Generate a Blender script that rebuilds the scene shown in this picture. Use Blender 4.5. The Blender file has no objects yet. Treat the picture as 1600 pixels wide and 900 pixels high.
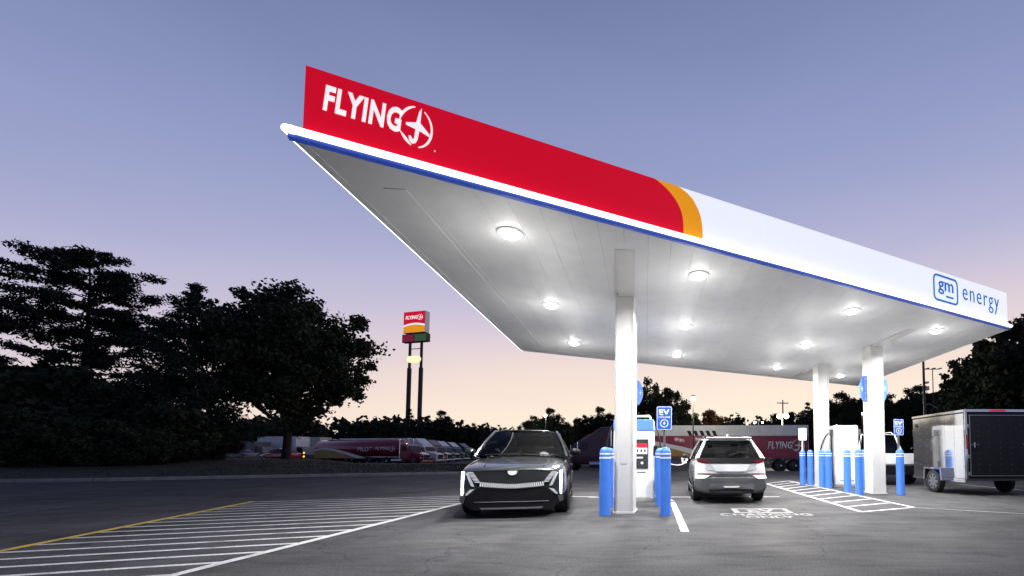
import bpy, bmesh, math, random
import numpy as np
from mathutils import Vector, Matrix
random.seed(7); rng = np.random.default_rng(11)
S = bpy.context.scene
C = S.collection
R = math.radians
# ------------------------------------------------------------------ camera
FPX, CX, HOR, CAMH, PITCH = 680.0, 1060.0, 708.0, 1.19, R(3.0)
CY = HOR - FPX*math.tan(PITCH)
cam = bpy.data.cameras.new('camera'); camo = bpy.data.objects.new('camera', cam); C.objects.link(camo)
cam.sensor_fit = 'HORIZONTAL'; cam.sensor_width = 36.0; cam.lens = FPX*36/1600
cam.shift_x = (800-CX)/1600; cam.shift_y = (CY-450)/1600
cam.clip_start = .05; cam.clip_end = 2000
camo.location = (0, 0, CAMH); camo.rotation_euler = (R(90)+PITCH, 0, 0)
S.camera = camo
# ------------------------------------------------------------------ world: dusk sky
W = bpy.data.worlds.new('World'); S.world = W; W.use_nodes = True
nt = W.node_tree; nt.nodes.clear()
def wn(t, **k):
    n = nt.nodes.new(t)
    for a, b in k.items(): setattr(n, a, b)
    return n
def wm(op, a, b=None, clamp=False):
    n = wn('ShaderNodeMath', operation=op, use_clamp=clamp)
    for i, v in enumerate((a, b)):
        if v is None: continue
        if isinstance(v, (int, float)): n.inputs[i].default_value = v
        else: nt.links.new(v, n.inputs[i])
    return n.outputs[0]
def srgb(r, g, b, a=1):
    f = lambda c: (c/255/12.92) if c/255 <= .04045 else ((c/255+.055)/1.055)**2.4
    return (f(r), f(g), f(b), a)
tc = wn('ShaderNodeTexCoord'); sep = wn('ShaderNodeSeparateXYZ'); nt.links.new(tc.outputs['Generated'], sep.inputs[0])
x, y, z = sep.outputs
hl = wm('MAXIMUM', wm('SQRT', wm('ADD', wm('MULTIPLY', x, x), wm('MULTIPLY', y, y))), .001)
dot = wm('DIVIDE', wm('ADD', wm('MULTIPLY', x, .26), wm('MULTIPLY', y, .966)), hl)
t = wm('ADD', wm('MAXIMUM', z, 0.0), wm('ADD', wm('MULTIPLY', wm('SUBTRACT', 1.0, dot), .235), wm('MULTIPLY', wm('MAXIMUM', wm('MULTIPLY', dot, -1.0), 0.0), .24)))
ramp = wn('ShaderNodeValToRGB'); ramp.color_ramp.interpolation = 'B_SPLINE'
cr = ramp.color_ramp
stops = [(0, (255, 240, 216)), (.07, (255, 242, 222)), (.16, (254, 232, 214)), (.26, (230, 212, 216)), (.36, (200, 194, 219)),
         (.50, (160, 167, 208)), (.64, (138, 149, 192)), (.80, (110, 121, 166)), (1.0, (52, 62, 96))]
for i, (p, c) in enumerate(stops):
    e = cr.elements[i] if i < 2 else cr.elements.new(p)
    e.position = p; e.color = srgb(*c)
# thin uneven haze: the twilight bands waver a little
nmap = wn('ShaderNodeMapping'); nmap.inputs['Scale'].default_value = (1.2, 1.2, 6.0); nt.links.new(tc.outputs['Generated'], nmap.inputs[0])
nzw = wn('ShaderNodeTexNoise'); nzw.inputs['Scale'].default_value = 1.6; nzw.inputs['Detail'].default_value = 5; nt.links.new(nmap.outputs[0], nzw.inputs['Vector'])
t = wm('ADD', t, wm('MULTIPLY', wm('SUBTRACT', nzw.outputs[0], .5), .07))
nt.links.new(t, ramp.inputs[0])
sky = wn('ShaderNodeTexSky', sky_type='NISHITA', sun_disc=False, sun_elevation=R(-1.5), sun_rotation=R(15))
bg = wn('ShaderNodeBackground'); bg.inputs[1].default_value = .97
bg2 = wn('ShaderNodeBackground'); bg2.inputs[1].default_value = .05
nt.links.new(ramp.outputs[0], bg.inputs[0]); nt.links.new(sky.outputs[0], bg2.inputs[0])
add = wn('ShaderNodeAddShader'); nt.links.new(bg.outputs[0], add.inputs[0]); nt.links.new(bg2.outputs[0], add.inputs[1])
wo = wn('ShaderNodeOutputWorld'); nt.links.new(add.outputs[0], wo.inputs[0])
# sun already at the horizon: only a breath of warm light left
sl = bpy.data.lights.new('sun', 'SUN'); sl.energy = .03; sl.angle = R(3); sl.color = (1, .75, .55)
so = bpy.data.objects.new('sun', sl); C.objects.link(so); so.rotation_euler = (R(88), 0, R(165))
S.view_settings.view_transform = 'Standard'; S.view_settings.look = 'None'
S.view_settings.exposure = 0; S.view_settings.gamma = 1; S.view_settings.use_curve_mapping = False
S.render.engine = 'CYCLES'; S.cycles.use_denoising = True; S.cycles.max_bounces = 6; S.cycles.transparent_max_bounces = 12
S.cycles.sample_clamp_indirect = 6; S.cycles.caustics_reflective = False; S.cycles.caustics_refractive = False
# ------------------------------------------------------------------ projection helpers (photograph pixel -> place)
FW = Vector((0, math.cos(PITCH), math.sin(PITCH))); UP = Vector((0, -math.sin(PITCH), math.cos(PITCH))); O0 = Vector((0, 0, CAMH))
def ray(px, py): return Vector((1, 0, 0))*((px-CX)/FPX) - UP*((py-CY)/FPX) + FW
def G(px, py, z=0.0): d = ray(px, py); return O0 + d*((z-CAMH)/d.z)
def AT(px, py, Y): d = ray(px, py); return O0 + d*(Y/d.y)
def gz(x, y):
    t = min(max((y-26)/(44-26), 0), 1); return -.5*t*t*(3-2*t)
# ------------------------------------------------------------------ materials
MATS = {}
def mat(name, col, rough=.5, metal=0.0, emit=None, estr=0.0, var=.12, scale=6.0, bump=0.0, bscale=40.0, coat=0.0, spec=.5):
    if name in MATS: return MATS[name]
    m = bpy.data.materials.new(name); m.use_nodes = True; n = m.node_tree; b = n.nodes['Principled BSDF']
    MATS[name] = m
    b.inputs['Roughness'].default_value = rough; b.inputs['Metallic'].default_value = metal
    b.inputs['Coat Weight'].default_value = coat; b.inputs['Coat Roughness'].default_value = .04
    b.inputs['Specular IOR Level'].default_value = spec
    tcn = n.nodes.new('ShaderNodeTexCoord'); no = n.nodes.new('ShaderNodeTexNoise')
    no.inputs['Scale'].default_value = scale; no.inputs['Detail'].default_value = 5
    n.links.new(tcn.outputs['Object'], no.inputs['Vector'])
    mr = n.nodes.new('ShaderNodeMapRange'); mr.inputs[1].default_value = .3; mr.inputs[2].default_value = .7
    mr.inputs[3].default_value = 1-var; mr.inputs[4].default_value = 1+var*.6
    n.links.new(no.outputs[0], mr.inputs[0])
    mx = n.nodes.new('ShaderNodeVectorMath'); mx.operation = 'SCALE'; mx.inputs[0].default_value = col[:3]
    n.links.new(mr.outputs[0], mx.inputs['Scale']); n.links.new(mx.outputs[0], b.inputs['Base Color'])
    if bump:
        n2 = n.nodes.new('ShaderNodeTexNoise'); n2.inputs['Scale'].default_value = bscale; n2.inputs['Detail'].default_value = 6
        n.links.new(tcn.outputs['Object'], n2.inputs['Vector'])
        bp = n.nodes.new('ShaderNodeBump'); bp.inputs['Strength'].default_value = bump; bp.inputs['Distance'].default_value = .02
        n.links.new(n2.outputs[0], bp.inputs['Height']); n.links.new(bp.outputs[0], b.inputs['Normal'])
    if emit is not None:
        b.inputs['Emission Color'].default_value = (*emit[:3], 1); b.inputs['Emission Strength'].default_value = estr
    return m
def glass(name, tint, refl=.9):
    m = bpy.data.materials.new(name); m.use_nodes = True; n = m.node_tree; n.nodes.clear()
    o = n.nodes.new('ShaderNodeOutputMaterial'); mx = n.nodes.new('ShaderNodeMixShader'); tr = n.nodes.new('ShaderNodeBsdfTransparent')
    gl = n.nodes.new('ShaderNodeBsdfGlossy'); fr = n.nodes.new('ShaderNodeFresnel'); fr.inputs[0].default_value = 1.5
    tr.inputs[0].default_value = (*tint, 1); gl.inputs[0].default_value = (refl, refl, refl, 1); gl.inputs[1].default_value = .03
    n.links.new(fr.outputs[0], mx.inputs[0]); n.links.new(tr.outputs[0], mx.inputs[1]); n.links.new(gl.outputs[0], mx.inputs[2])
    n.links.new(mx.outputs[0], o.inputs[0]); return m
M_white = mat('white_panel', (.78, .78, .77), .35, var=.04)
M_deck = mat('deck_white', (.8, .8, .79), .5, var=.05, scale=3)
M_col = mat('column_white', (.66, .65, .63), .38, var=.05, scale=3)
M_red = mat('sign_red', (.62, .004, .022), .35, emit=(.62, .0, .014), estr=.80, var=.03)
M_yel = mat('sign_yellow', (.95, .36, .003), .35, emit=(.95, .36, .003), estr=.68, var=.03)
M_fw = mat('sign_white', (.85, .85, .86), .35, emit=(.92, .94, 1), estr=.80, var=.02)
M_let = mat('letter_white', (.9, .9, .9), .4, emit=(1, 1, 1), estr=.75, var=.02)
M_led = mat('led_band', (.9, .9, .9), .4, emit=(.93, .95, 1), estr=2.6, var=.02)
M_btrim = mat('trim_blue', (.02, .06, .38), .35, emit=(.03, .09, .5), estr=.35, var=.05)
M_gm = mat('logo_blue', (.005, .16, .52), .4, emit=(.005, .17, .56), estr=.6, var=.03)
M_bol = mat('bollard_blue', (.045, .17, .62), .42, var=.10, scale=4)
M_sblue = mat('sign_blue', (.02, .10, .48), .4, var=.05)
M_cblue = mat('charger_blue', (.09, .22, .72), .35, emit=(.1, .25, .8), estr=.25, var=.04)
M_sw = mat('sign_lettering', (.82, .82, .82), .4, var=.03)
M_band = mat('reflective_band', (.70, .78, .92), .3, var=.05)
M_blk = mat('black_plastic', (.008, .008, .009), .5, var=.2, spec=.25)
M_fin = mat('lit_grille_fin', (.8, .8, .8), .3, emit=(.95, .97, 1), estr=.30, var=.05)
M_rub = mat('tyre_rubber', (.014, .014, .014), .8, var=.25, bump=.2)
M_steel = mat('steel', (.35, .35, .36), .35, .9, var=.15)
M_alu = mat('alloy', (.42, .42, .43), .3, .85, var=.1)
M_chr = mat('chrome', (.75, .75, .76), .12, 1.0, var=.05)
M_dsteel = mat('dark_steel', (.035, .033, .032), .5, .3, var=.2)
M_lens = mat('lamp_lens', (.9, .9, .9), .3, emit=(1, .98, .95), estr=45, var=.0)
M_hl = mat('headlamp_bar', (.9, .9, .9), .3, emit=(.95, .98, 1), estr=5.0, var=.0)
M_hl2 = mat('headlamp_inner', (.5, .52, .55), .2, .3, emit=(.9, .95, 1), estr=.22, var=.2, scale=20)
M_lyr = mat('paint_dark_grey', (.048, .055, .057), .20, .5, var=.04, coat=1.0)
M_cwh = mat('paint_white', (.86, .86, .85), .25, .0, var=.03, coat=1.0)
M_pgr = mat('plastic_grey', (.075, .077, .08), .5, var=.1, scale=30)
M_tail = mat('tail_red', (.14, .003, .006), .15, var=.05, coat=1)
M_refl = mat('reflector_pale', (.75, .72, .62), .2, var=.05)
M_seat = mat('seat_fabric', (.035, .034, .033), .7, var=.15)
M_glass = glass('window_glass', (.34, .36, .36)); M_glassd = glass('window_glass_dark', (.018, .02, .022))
M_bark = mat('bark', (.028, .022, .018), .9, var=.4, bump=.6, bscale=12)
M_leaf = mat('leaf_dark', (.028, .036, .020), .75, var=.5, scale=.8, spec=.2)
M_pine = mat('pine_needles', (.020, .030, .022), .75, var=.5, scale=.8, spec=.2)
M_leafw = mat('leaf_lamplit', (.13, .07, .025), .75, var=.5, scale=.8, spec=.2)  # brighter, browner leaves: warm lamplight put into the colour
M_conc = mat('kerb_concrete', (.30, .29, .28), .8, var=.25, scale=3, bump=.3)
def road_paint(name, col, wear):
    m = bpy.data.materials.new(name); m.use_nodes = True; n = m.node_tree; b = n.nodes['Principled BSDF']; b.inputs['Roughness'].default_value = .65
    tcn = n.nodes.new('ShaderNodeTexCoord'); mx = n.nodes.new('ShaderNodeMix'); mx.data_type = 'RGBA'
    mx.inputs['A'].default_value = (.06, .06, .06, 1); mx.inputs['B'].default_value = (*col, 1)
    acc = None
    for sc, lo, hi in ((2.5, .28+wear*.3, .42+wear*.3), (38, .22+wear*.45, .46+wear*.45), (120, .2+wear*.3, .5+wear*.2)):
        q = n.nodes.new('ShaderNodeTexNoise'); q.inputs['Scale'].default_value = sc; q.inputs['Detail'].default_value = 6; n.links.new(tcn.outputs['Object'], q.inputs['Vector'])
        r_ = n.nodes.new('ShaderNodeMapRange'); r_.inputs[1].default_value = lo; r_.inputs[2].default_value = hi; r_.inputs[3].default_value = .45; n.links.new(q.outputs[0], r_.inputs[0])
        if acc is None: acc = r_.outputs[0]
        else:
            mm = n.nodes.new('ShaderNodeMath'); mm.operation = 'MULTIPLY'; n.links.new(acc, mm.inputs[0]); n.links.new(r_.outputs[0], mm.inputs[1]); acc = mm.outputs[0]
    n.links.new(acc, mx.inputs['Factor']); n.links.new(mx.outputs['Result'], b.inputs['Base Color']); return m
M_paint = road_paint('road_paint_white', (.72, .72, .72), .16)
M_stc = road_paint('road_paint_worn', (.46, .46, .46), .42)
M_pyel = road_paint('road_paint_yellow', (.75, .50, .04), .12)
M_scr = mat('screen', (.02, .02, .02), .2, emit=(.02, .02, .025), estr=.5, var=.1)
M_scrr = mat('screen_red', (.5, .01, .02), .3, emit=(.6, .01, .03), estr=.6, var=.05)
M_scrw = mat('screen_white', (.8, .8, .78), .3, emit=(.9, .88, .85), estr=.6, var=.05)
M_mar = mat('truck_maroon', (.27, .008, .030), .3, var=.08, coat=.6)
M_tred = mat('truck_red', (.26, .012, .014), .3, var=.08, coat=.6)
M_twh = mat('truck_white', (.82, .83, .79), .4, var=.1, scale=2)
M_tgold = mat('truck_gold', (.42, .25, .04), .4, var=.08)
M_tbrn = mat('truck_rust', (.15, .045, .02), .4, var=.1, coat=.5)
M_tnav = mat('truck_navy', (.02, .025, .05), .3, var=.1, coat=.6)
M_tgry = mat('truck_grey', (.09, .095, .10), .4, var=.1, coat=.4)
M_trl = mat('trailer_black', (.008, .008, .009), .3, .0, var=.12, coat=.0, spec=.25)
M_trs = mat('trailer_aluminium', (.66, .66, .66), .07, .95, var=.04, scale=3, bump=.035, bscale=2.0)
M_amber = mat('amber_lamp', (.9, .35, .03), .3, emit=(1, .4, .03), estr=2.5, var=0)
M_street = mat('street_lamp_glow', (.9, .9, .8), .3, emit=(1, .95, .82), estr=35, var=0)
M_ypan = mat('sign_pale_yellow', (.8, .75, .4), .3, emit=(1, .92, .5), estr=1.0, var=.05)
M_psr = mat('price_red', (.35, .01, .03), .3, emit=(.35, .01, .04), estr=.35, var=.15)
M_psg = mat('price_green', (.06, .14, .04), .3, emit=(.06, .14, .05), estr=.4, var=.15)
M_purp = mat('sign_violet', (.22, .18, .45), .4, emit=(.22, .18, .5), estr=.15, var=.05)
M_amb = mat('amber_reflector', (.55, .25, .02), .3, var=.05)
def asphalt():
    m = bpy.data.materials.new('asphalt'); m.use_nodes = True; n = m.node_tree; b = n.nodes['Principled BSDF']
    tcn = n.nodes.new('ShaderNodeTexCoord')
    def noise(sc, det=5, vec=None, dist=0):
        q = n.nodes.new('ShaderNodeTexNoise'); q.inputs['Scale'].default_value = sc; q.inputs['Detail'].default_value = det
        q.inputs['Distortion'].default_value = dist
        n.links.new(vec or tcn.outputs['Object'], q.inputs['Vector']); return q.outputs[0]
    def rmp(src, a, b_, c0, c1):
        q = n.nodes.new('ShaderNodeMapRange'); q.inputs[1].default_value = a; q.inputs[2].default_value = b_
        q.inputs[3].default_value = c0; q.inputs[4].default_value = c1; n.links.new(src, q.inputs[0]); return q.outputs[0]
    def mul(a, c):
        q = n.nodes.new('ShaderNodeMath'); q.operation = 'MULTIPLY'; n.links.new(a, q.inputs[0]); n.links.new(c, q.inputs[1]); return q.outputs[0]
    mp = n.nodes.new('ShaderNodeMapping'); mp.inputs['Scale'].default_value = (.35, 1.6, 1); mp.inputs['Rotation'].default_value = (0, 0, R(-14))
    n.links.new(tcn.outputs['Object'], mp.inputs[0])
    big = rmp(noise(.45, 4, None, .6), .3, .7, .78, 1.2); mid = rmp(noise(2.2, 6, mp.outputs[0], 1.2), .32, .7, .74, 1.25); fine = mul(rmp(noise(130, 3), .3, .7, .55, 1.5), rmp(noise(42, 2), .32, .68, .72, 1.3))
    vo = n.nodes.new('ShaderNodeTexVoronoi'); vo.feature = 'DISTANCE_TO_EDGE'; vo.inputs['Scale'].default_value = .32
    nv = n.nodes.new('ShaderNodeVectorMath'); nv.operation = 'ADD'
    nz = n.nodes.new('ShaderNodeTexNoise'); nz.inputs['Scale'].default_value = 1.3; nz.inputs['Detail'].default_value = 6
    n.links.new(tcn.outputs['Object'], nz.inputs['Vector']); n.links.new(tcn.outputs['Object'], nv.inputs[0]); n.links.new(nz.outputs['Color'], nv.inputs[1])
    n.links.new(nv.outputs[0], vo.inputs['Vector'])
    crack = rmp(vo.outputs['Distance'], 0.0, .006, .55, 1.0)
    oil = rmp(noise(.9, 3, None, 1.0), .64, .74, 1.0, .6)
    mp2 = n.nodes.new('ShaderNodeMapping'); mp2.inputs['Scale'].default_value = (1.1, .07, 1); mp2.inputs['Rotation'].default_value = (0, 0, R(4)); n.links.new(tcn.outputs['Object'], mp2.inputs[0])
    tyre = rmp(noise(1.0, 3, mp2.outputs[0], .3), .56, .68, 1.0, .80)
    drip = rmp(noise(5.5, 2), .70, .76, 1.0, .55)
    v = mul(mul(mul(mul(mul(mul(big, mid), fine), crack), oil), tyre), drip)
    sc = n.nodes.new('ShaderNodeVectorMath'); sc.operation = 'SCALE'; sc.inputs[0].default_value = (.068, .067, .070)
    n.links.new(v, sc.inputs['Scale']); n.links.new(sc.outputs[0], b.inputs['Base Color'])
    b.inputs['Specular IOR Level'].default_value = .10
    n.links.new(rmp(noise(1.1, 4), .3, .7, .62, .85), b.inputs['Roughness'])
    bp = n.nodes.new('ShaderNodeBump'); bp.inputs['Strength'].default_value = .5; bp.inputs['Distance'].default_value = .012
    n.links.new(noise(75, 4), bp.inputs['Height']); n.links.new(bp.outputs[0], b.inputs['Normal'])
    return m
M_asph = asphalt()
M_grass = mat('grass_soil', (.012, .015, .006), .95, var=.5, scale=2, bump=.8, bscale=25)
# ------------------------------------------------------------------ mesh builder
class MB:
    def __init__(s): s.v = []; s.f = []
    def add(s, vs, fs):
        o = len(s.v); s.v += [tuple(p) for p in vs]; s.f += [[i+o for i in q] for q in fs]; return s
    def box(s, c, d, rz=0.0, rx=0.0, ry=0.0):
        m = Matrix.Rotation(rz, 3, 'Z') @ Matrix.Rotation(rx, 3, 'X') @ Matrix.Rotation(ry, 3, 'Y'); c = Vector(c)
        vs = [c + m @ Vector((d[0]/2*i, d[1]/2*j, d[2]/2*k)) for i in (-1, 1) for j in (-1, 1) for k in (-1, 1)]
        return s.add(vs, [(0, 1, 3, 2), (4, 6, 7, 5), (0, 4, 5, 1), (2, 3, 7, 6), (0, 2, 6, 4), (1, 5, 7, 3)])
    def prism(s, poly, fr, depth):          # poly: 2D points; fr: (origin, right, up); extruded along right x up
        o, r, u = [Vector(q) for q in fr]; nrm = r.cross(u).normalized()*depth; k = len(poly)
        a = [o + r*p[0] + u*p[1] for p in poly]
        return s.add(a + [q+nrm for q in a], [list(range(k-1, -1, -1)), list(range(k, 2*k))] + [(i, (i+1) % k, (i+1) % k+k, i+k) for i in range(k)])
    def ring(s, outer, inner, fr, depth):   # closed band between two outlines of equal count
        o, r, u = [Vector(q) for q in fr]; nrm = r.cross(u).normalized()*depth; k = len(outer)
        P = [o+r*p[0]+u*p[1] for p in outer]+[o+r*p[0]+u*p[1] for p in inner]
        vs = P+[q+nrm for q in P]; fs = []
        for i in range(k):
            j = (i+1) % k
            fs += [(i+2*k, j+2*k, j+3*k, i+3*k), (j, i, i+k, j+k), (i, j, j+2*k, i+2*k), (j+k, i+k, i+3*k, j+3*k)]
        return s.add(vs, fs)
    def tube(s, pts, rad, n=8):
        pts = [Vector(p) for p in pts]; k = len(pts); rad = rad if hasattr(rad, '__len__') else [rad]*k; vs = []
        for i, p in enumerate(pts):
            d = (pts[min(i+1, k-1)]-pts[max(i-1, 0)]).normalized()
            a = d.orthogonal().normalized() if i == 0 else (pa - d*pa.dot(d)).normalized()
            pa = a; b = d.cross(a)
            vs += [p + (a*math.cos(2*math.pi*j/n)+b*math.sin(2*math.pi*j/n))*rad[i] for j in range(n)]
        fs = [(i*n+j, i*n+(j+1) % n, (i+1)*n+(j+1) % n, (i+1)*n+j) for i in range(k-1) for j in range(n)]
        fs += [list(range(n-1, -1, -1)), list(range((k-1)*n, k*n))]
        return s.add(vs, fs)
    def lathe(s, prof, n=24, axis='Z', c=(0, 0, 0)):   # prof: (r, h)
        vs = []; c = Vector(c)
        for r, h in prof:
            for j in range(n):
                a = 2*math.pi*j/n; p = (r*math.cos(a), r*math.sin(a), h)
                if axis == 'X': p = (h, r*math.cos(a), r*math.sin(a))
                if axis == 'Y': p = (r*math.cos(a), h, r*math.sin(a))
                vs.append(c+Vector(p))
        k = len(prof)
        fs = [(i*n+j, i*n+(j+1) % n, (i+1)*n+(j+1) % n, (i+1)*n+j) for i in range(k-1) for j in range(n)]
        fs += [list(range(n-1, -1, -1)), list(range((k-1)*n, k*n))]
        return s.add(vs, fs)
    def loft(s, rings, caps=True):
        k = len(rings[0]); vs = [p for r in rings for p in r]
        fs = [(i*k+j, i*k+(j+1) % k, (i+1)*k+(j+1) % k, (i+1)*k+j) for i in range(len(rings)-1) for j in range(k)]
        if caps: fs += [list(range(k-1, -1, -1)), list(range((len(rings)-1)*k, len(rings)*k))]
        return s.add(vs, fs)
    def grid(s, fn, nu, nv):
        vs = [fn(i/nu, j/nv) for i in range(nu+1) for j in range(nv+1)]
        return s.add(vs, [(i*(nv+1)+j, (i+1)*(nv+1)+j, (i+1)*(nv+1)+j+1, i*(nv+1)+j+1) for i in range(nu) for j in range(nv)])
    def mesh(s, name):
        me = bpy.data.meshes.new(name); me.from_pydata(s.v, [], s.f); me.update()
        bm = bmesh.new(); bm.from_mesh(me); bmesh.ops.recalc_face_normals(bm, faces=bm.faces); bm.to_mesh(me); bm.free(); return me
    def build(s, name, m, parent=None, smooth=False, bevel=0.0, seg=2):
        return link(name, s.mesh(name), m, parent, smooth, bevel, seg)
def link(name, me, m=None, parent=None, smooth=False, bevel=0.0, seg=2):
    o = bpy.data.objects.new(name, me); C.objects.link(o)
    if m is not None: me.materials.clear(); me.materials.append(m)
    if smooth:
        me.polygons.foreach_set('use_smooth', [True]*len(me.polygons))
        try: me.set_sharp_from_angle(angle=R(40))
        except Exception: pass
    if bevel:
        b = o.modifiers.new('bevel', 'BEVEL'); b.width = bevel; b.segments = seg; b.limit_method = 'ANGLE'; b.angle_limit = R(35)
    if parent is not None: o.parent = parent
    return o
def tag(o, label, cat=None, group=None, kind=None):
    if label: o['label'] = label
    if cat: o['category'] = cat
    if group: o['group'] = group
    if kind: o['kind'] = kind
    return o
def thing(name, label, cat, loc=(0, 0, 0), rz=0.0, group=None, kind=None):
    o = bpy.data.objects.new(name, None); C.objects.link(o); o.location = loc; o.rotation_euler = (0, 0, rz); o.empty_display_size = .2
    return tag(o, label, cat, group, kind)
KIDS = {}
def dup(root, loc, rz=None, label=None, group=None, scale=None):
    def cp(o, par):
        c = o.copy(); C.objects.link(c); c.parent = par
        for ch in o.children: cp(ch, c)
        return c
    r = cp(root, None); r.location = loc
    if rz is not None: r.rotation_euler = (0, 0, rz)
    if label: r['label'] = label
    if group: r['group'] = group
    if scale: r.scale = scale
    return r
def bake(o):
    dg = bpy.context.evaluated_depsgraph_get(); me = bpy.data.meshes.new_from_object(o.evaluated_get(dg)); o.modifiers.clear(); o.data = me
def text(name, body, parent, origin, right, up, w, h, m, depth=.006, shear=0.0, bold=.0, spacing=1.0):
    cu = bpy.data.curves.new(name, 'FONT'); cu.body = body; cu.size = 1; cu.shear = shear; cu.offset = bold; cu.space_character = spacing; cu.resolution_u = 3
    o = bpy.data.objects.new(name, cu); C.objects.link(o)
    dg = bpy.context.evaluated_depsgraph_get(); me = bpy.data.meshes.new_from_object(o.evaluated_get(dg)); bpy.data.objects.remove(o)
    n = len(me.vertices); co = np.empty(n*3); me.vertices.foreach_get('co', co); co = co.reshape(-1, 3)
    mn, mxx = co.min(0), co.max(0); r = Vector(right).normalized(); u = Vector(up).normalized(); nn = r.cross(u)
    sx = w/(mxx[0]-mn[0]); sy = (h/(mxx[1]-mn[1])) if h else sx
    q = np.outer((co[:, 0]-mn[0])*sx, r)+np.outer((co[:, 1]-mn[1])*sy, u)+np.array(Vector(origin)+nn*depth)
    me.vertices.foreach_set('co', q.ravel()); me.update()
    bm = bmesh.new(); bm.from_mesh(me); bmesh.ops.dissolve_degenerate(bm, dist=1e-6, edges=bm.edges)
    ex = bmesh.ops.extrude_face_region(bm, geom=bm.faces[:]); vv = [e for e in ex['geom'] if isinstance(e, bmesh.types.BMVert)]
    bmesh.ops.translate(bm, verts=vv, vec=-nn*depth); bm.to_mesh(me); bm.free()
    return link(name, me, m, parent)
def arc(cx, cy, r, a0, a1, n=20, ry=None):
    return [(cx+r*math.cos(R(a0+(a1-a0)*i/n)), cy+(ry or r)*math.sin(R(a0+(a1-a0)*i/n))) for i in range(n+1)]
def rrect(x0, y0, x1, y1, r, n=5):
    return arc(x1-r, y0+r, r, -90, 0, n)+arc(x1-r, y1-r, r, 0, 90, n)+arc(x0+r, y1-r, r, 90, 180, n)+arc(x0+r, y0+r, r, 180, 270, n)
BOLT = [(.10, .5), (-.28, -.06), (-.03, -.06), (-.12, -.5), (.28, .10), (.04, .10)]
def flying_logo(parent, o, right, up, w, h, m, depth=.006, sh=.12, ex=1.0):
    """bold slanted lettering ending in a ringed J shaped like an aircraft; w x h is the whole mark"""
    o = Vector(o); r = Vector(right).normalized(); u = Vector(up).normalized()
    R0 = h*.5; lw = w-R0*2*ex+R0*.12
    text('lettering', 'FLYING', parent, o+u*(h*.24), r, u, lw, h*.60, m, depth, shear=sh, bold=.034, spacing=1.10)
    c = (w/ex-R0, h*.5); fr = (o, r*ex, u)
    def cres(a0, a1, thick, nm):
        out = arc(c[0], c[1], R0, a0, a1, 18); inn = []
        for i in range(19):
            a = R(a0+(a1-a0)*i/18); k = math.sin(math.pi*i/18); rr = R0*(1-.03-thick*k)
            inn.append((c[0]+rr*math.cos(a), c[1]+rr*math.sin(a)))
        MB().prism(out+inn[::-1], fr, depth).build(nm, m, parent)
    cres(-80, 62, .10, 'ring_arc'); cres(95, 180, .09, 'ring_arc'); cres(205, 255, .12, 'ring_arc')
    k = R0
    pl = [(.30, 1.0), (.24, .25), (.80, -.18), (.80, -.30), (.20, -.13), (.10, -.62), (-.02, -.80), (-.22, -.86), (-.38, -.74), (-.42, -.52), (-.28, -.52), (-.20, -.66), (-.10, -.60), (-.03, -.10), (-.58, -.02), (-.60, .08), (.0, .22), (.16, .80)]
    MB().prism([(c[0]+p[0]*k, c[1]+p[1]*k) for p in pl], fr, depth).build('aircraft_j', m, parent)
def quads_mesh(name, P, size, aspect=1.0, flat=0.0):
    n = len(P); a = rng.normal(size=(n, 3)); a[:, 2] *= (1-flat); a /= np.linalg.norm(a, axis=1)[:, None]
    b = np.cross(a, rng.normal(size=(n, 3))); b /= np.linalg.norm(b, axis=1)[:, None]
    s = size*rng.uniform(.6, 1.35, (n, 1)); a = a*s; b = b*s*aspect
    V = np.stack([P-a-b*.4, P+a*.1-b, P+a+b*.3, P-a*.1+b], 1).reshape(-1, 3)
    me = bpy.data.meshes.new(name); me.vertices.add(4*n); me.vertices.foreach_set('co', V.ravel())
    me.loops.add(4*n); me.loops.foreach_set('vertex_index', np.arange(4*n, dtype=np.int32))
    me.polygons.add(n); me.polygons.foreach_set('loop_start', np.arange(0, 4*n, 4, dtype=np.int32)); me.update(calc_edges=True)
    return me
# ------------------------------------------------------------------ ground
def build_ground():
    xs = sorted(set([-900, -500, -250, -150] + list(range(-100, 101, 5)) + [150, 250, 500, 900]))
    ys = sorted(set([-60, -30, -10] + list(range(0, 101, 2)) + [120, 160, 220, 300, 450, 700, 1100]))
    vs = [(a, b, gz(a, b)) for a in xs for b in ys]; n = len(ys)
    fs = [(i*n+j, (i+1)*n+j, (i+1)*n+j+1, i*n+j+1) for i in range(len(xs)-1) for j in range(n-1)]
    o = MB().add(vs, fs).build('asphalt_ground', M_asph, smooth=True); tag(o, None, kind='structure')
build_ground()
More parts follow.
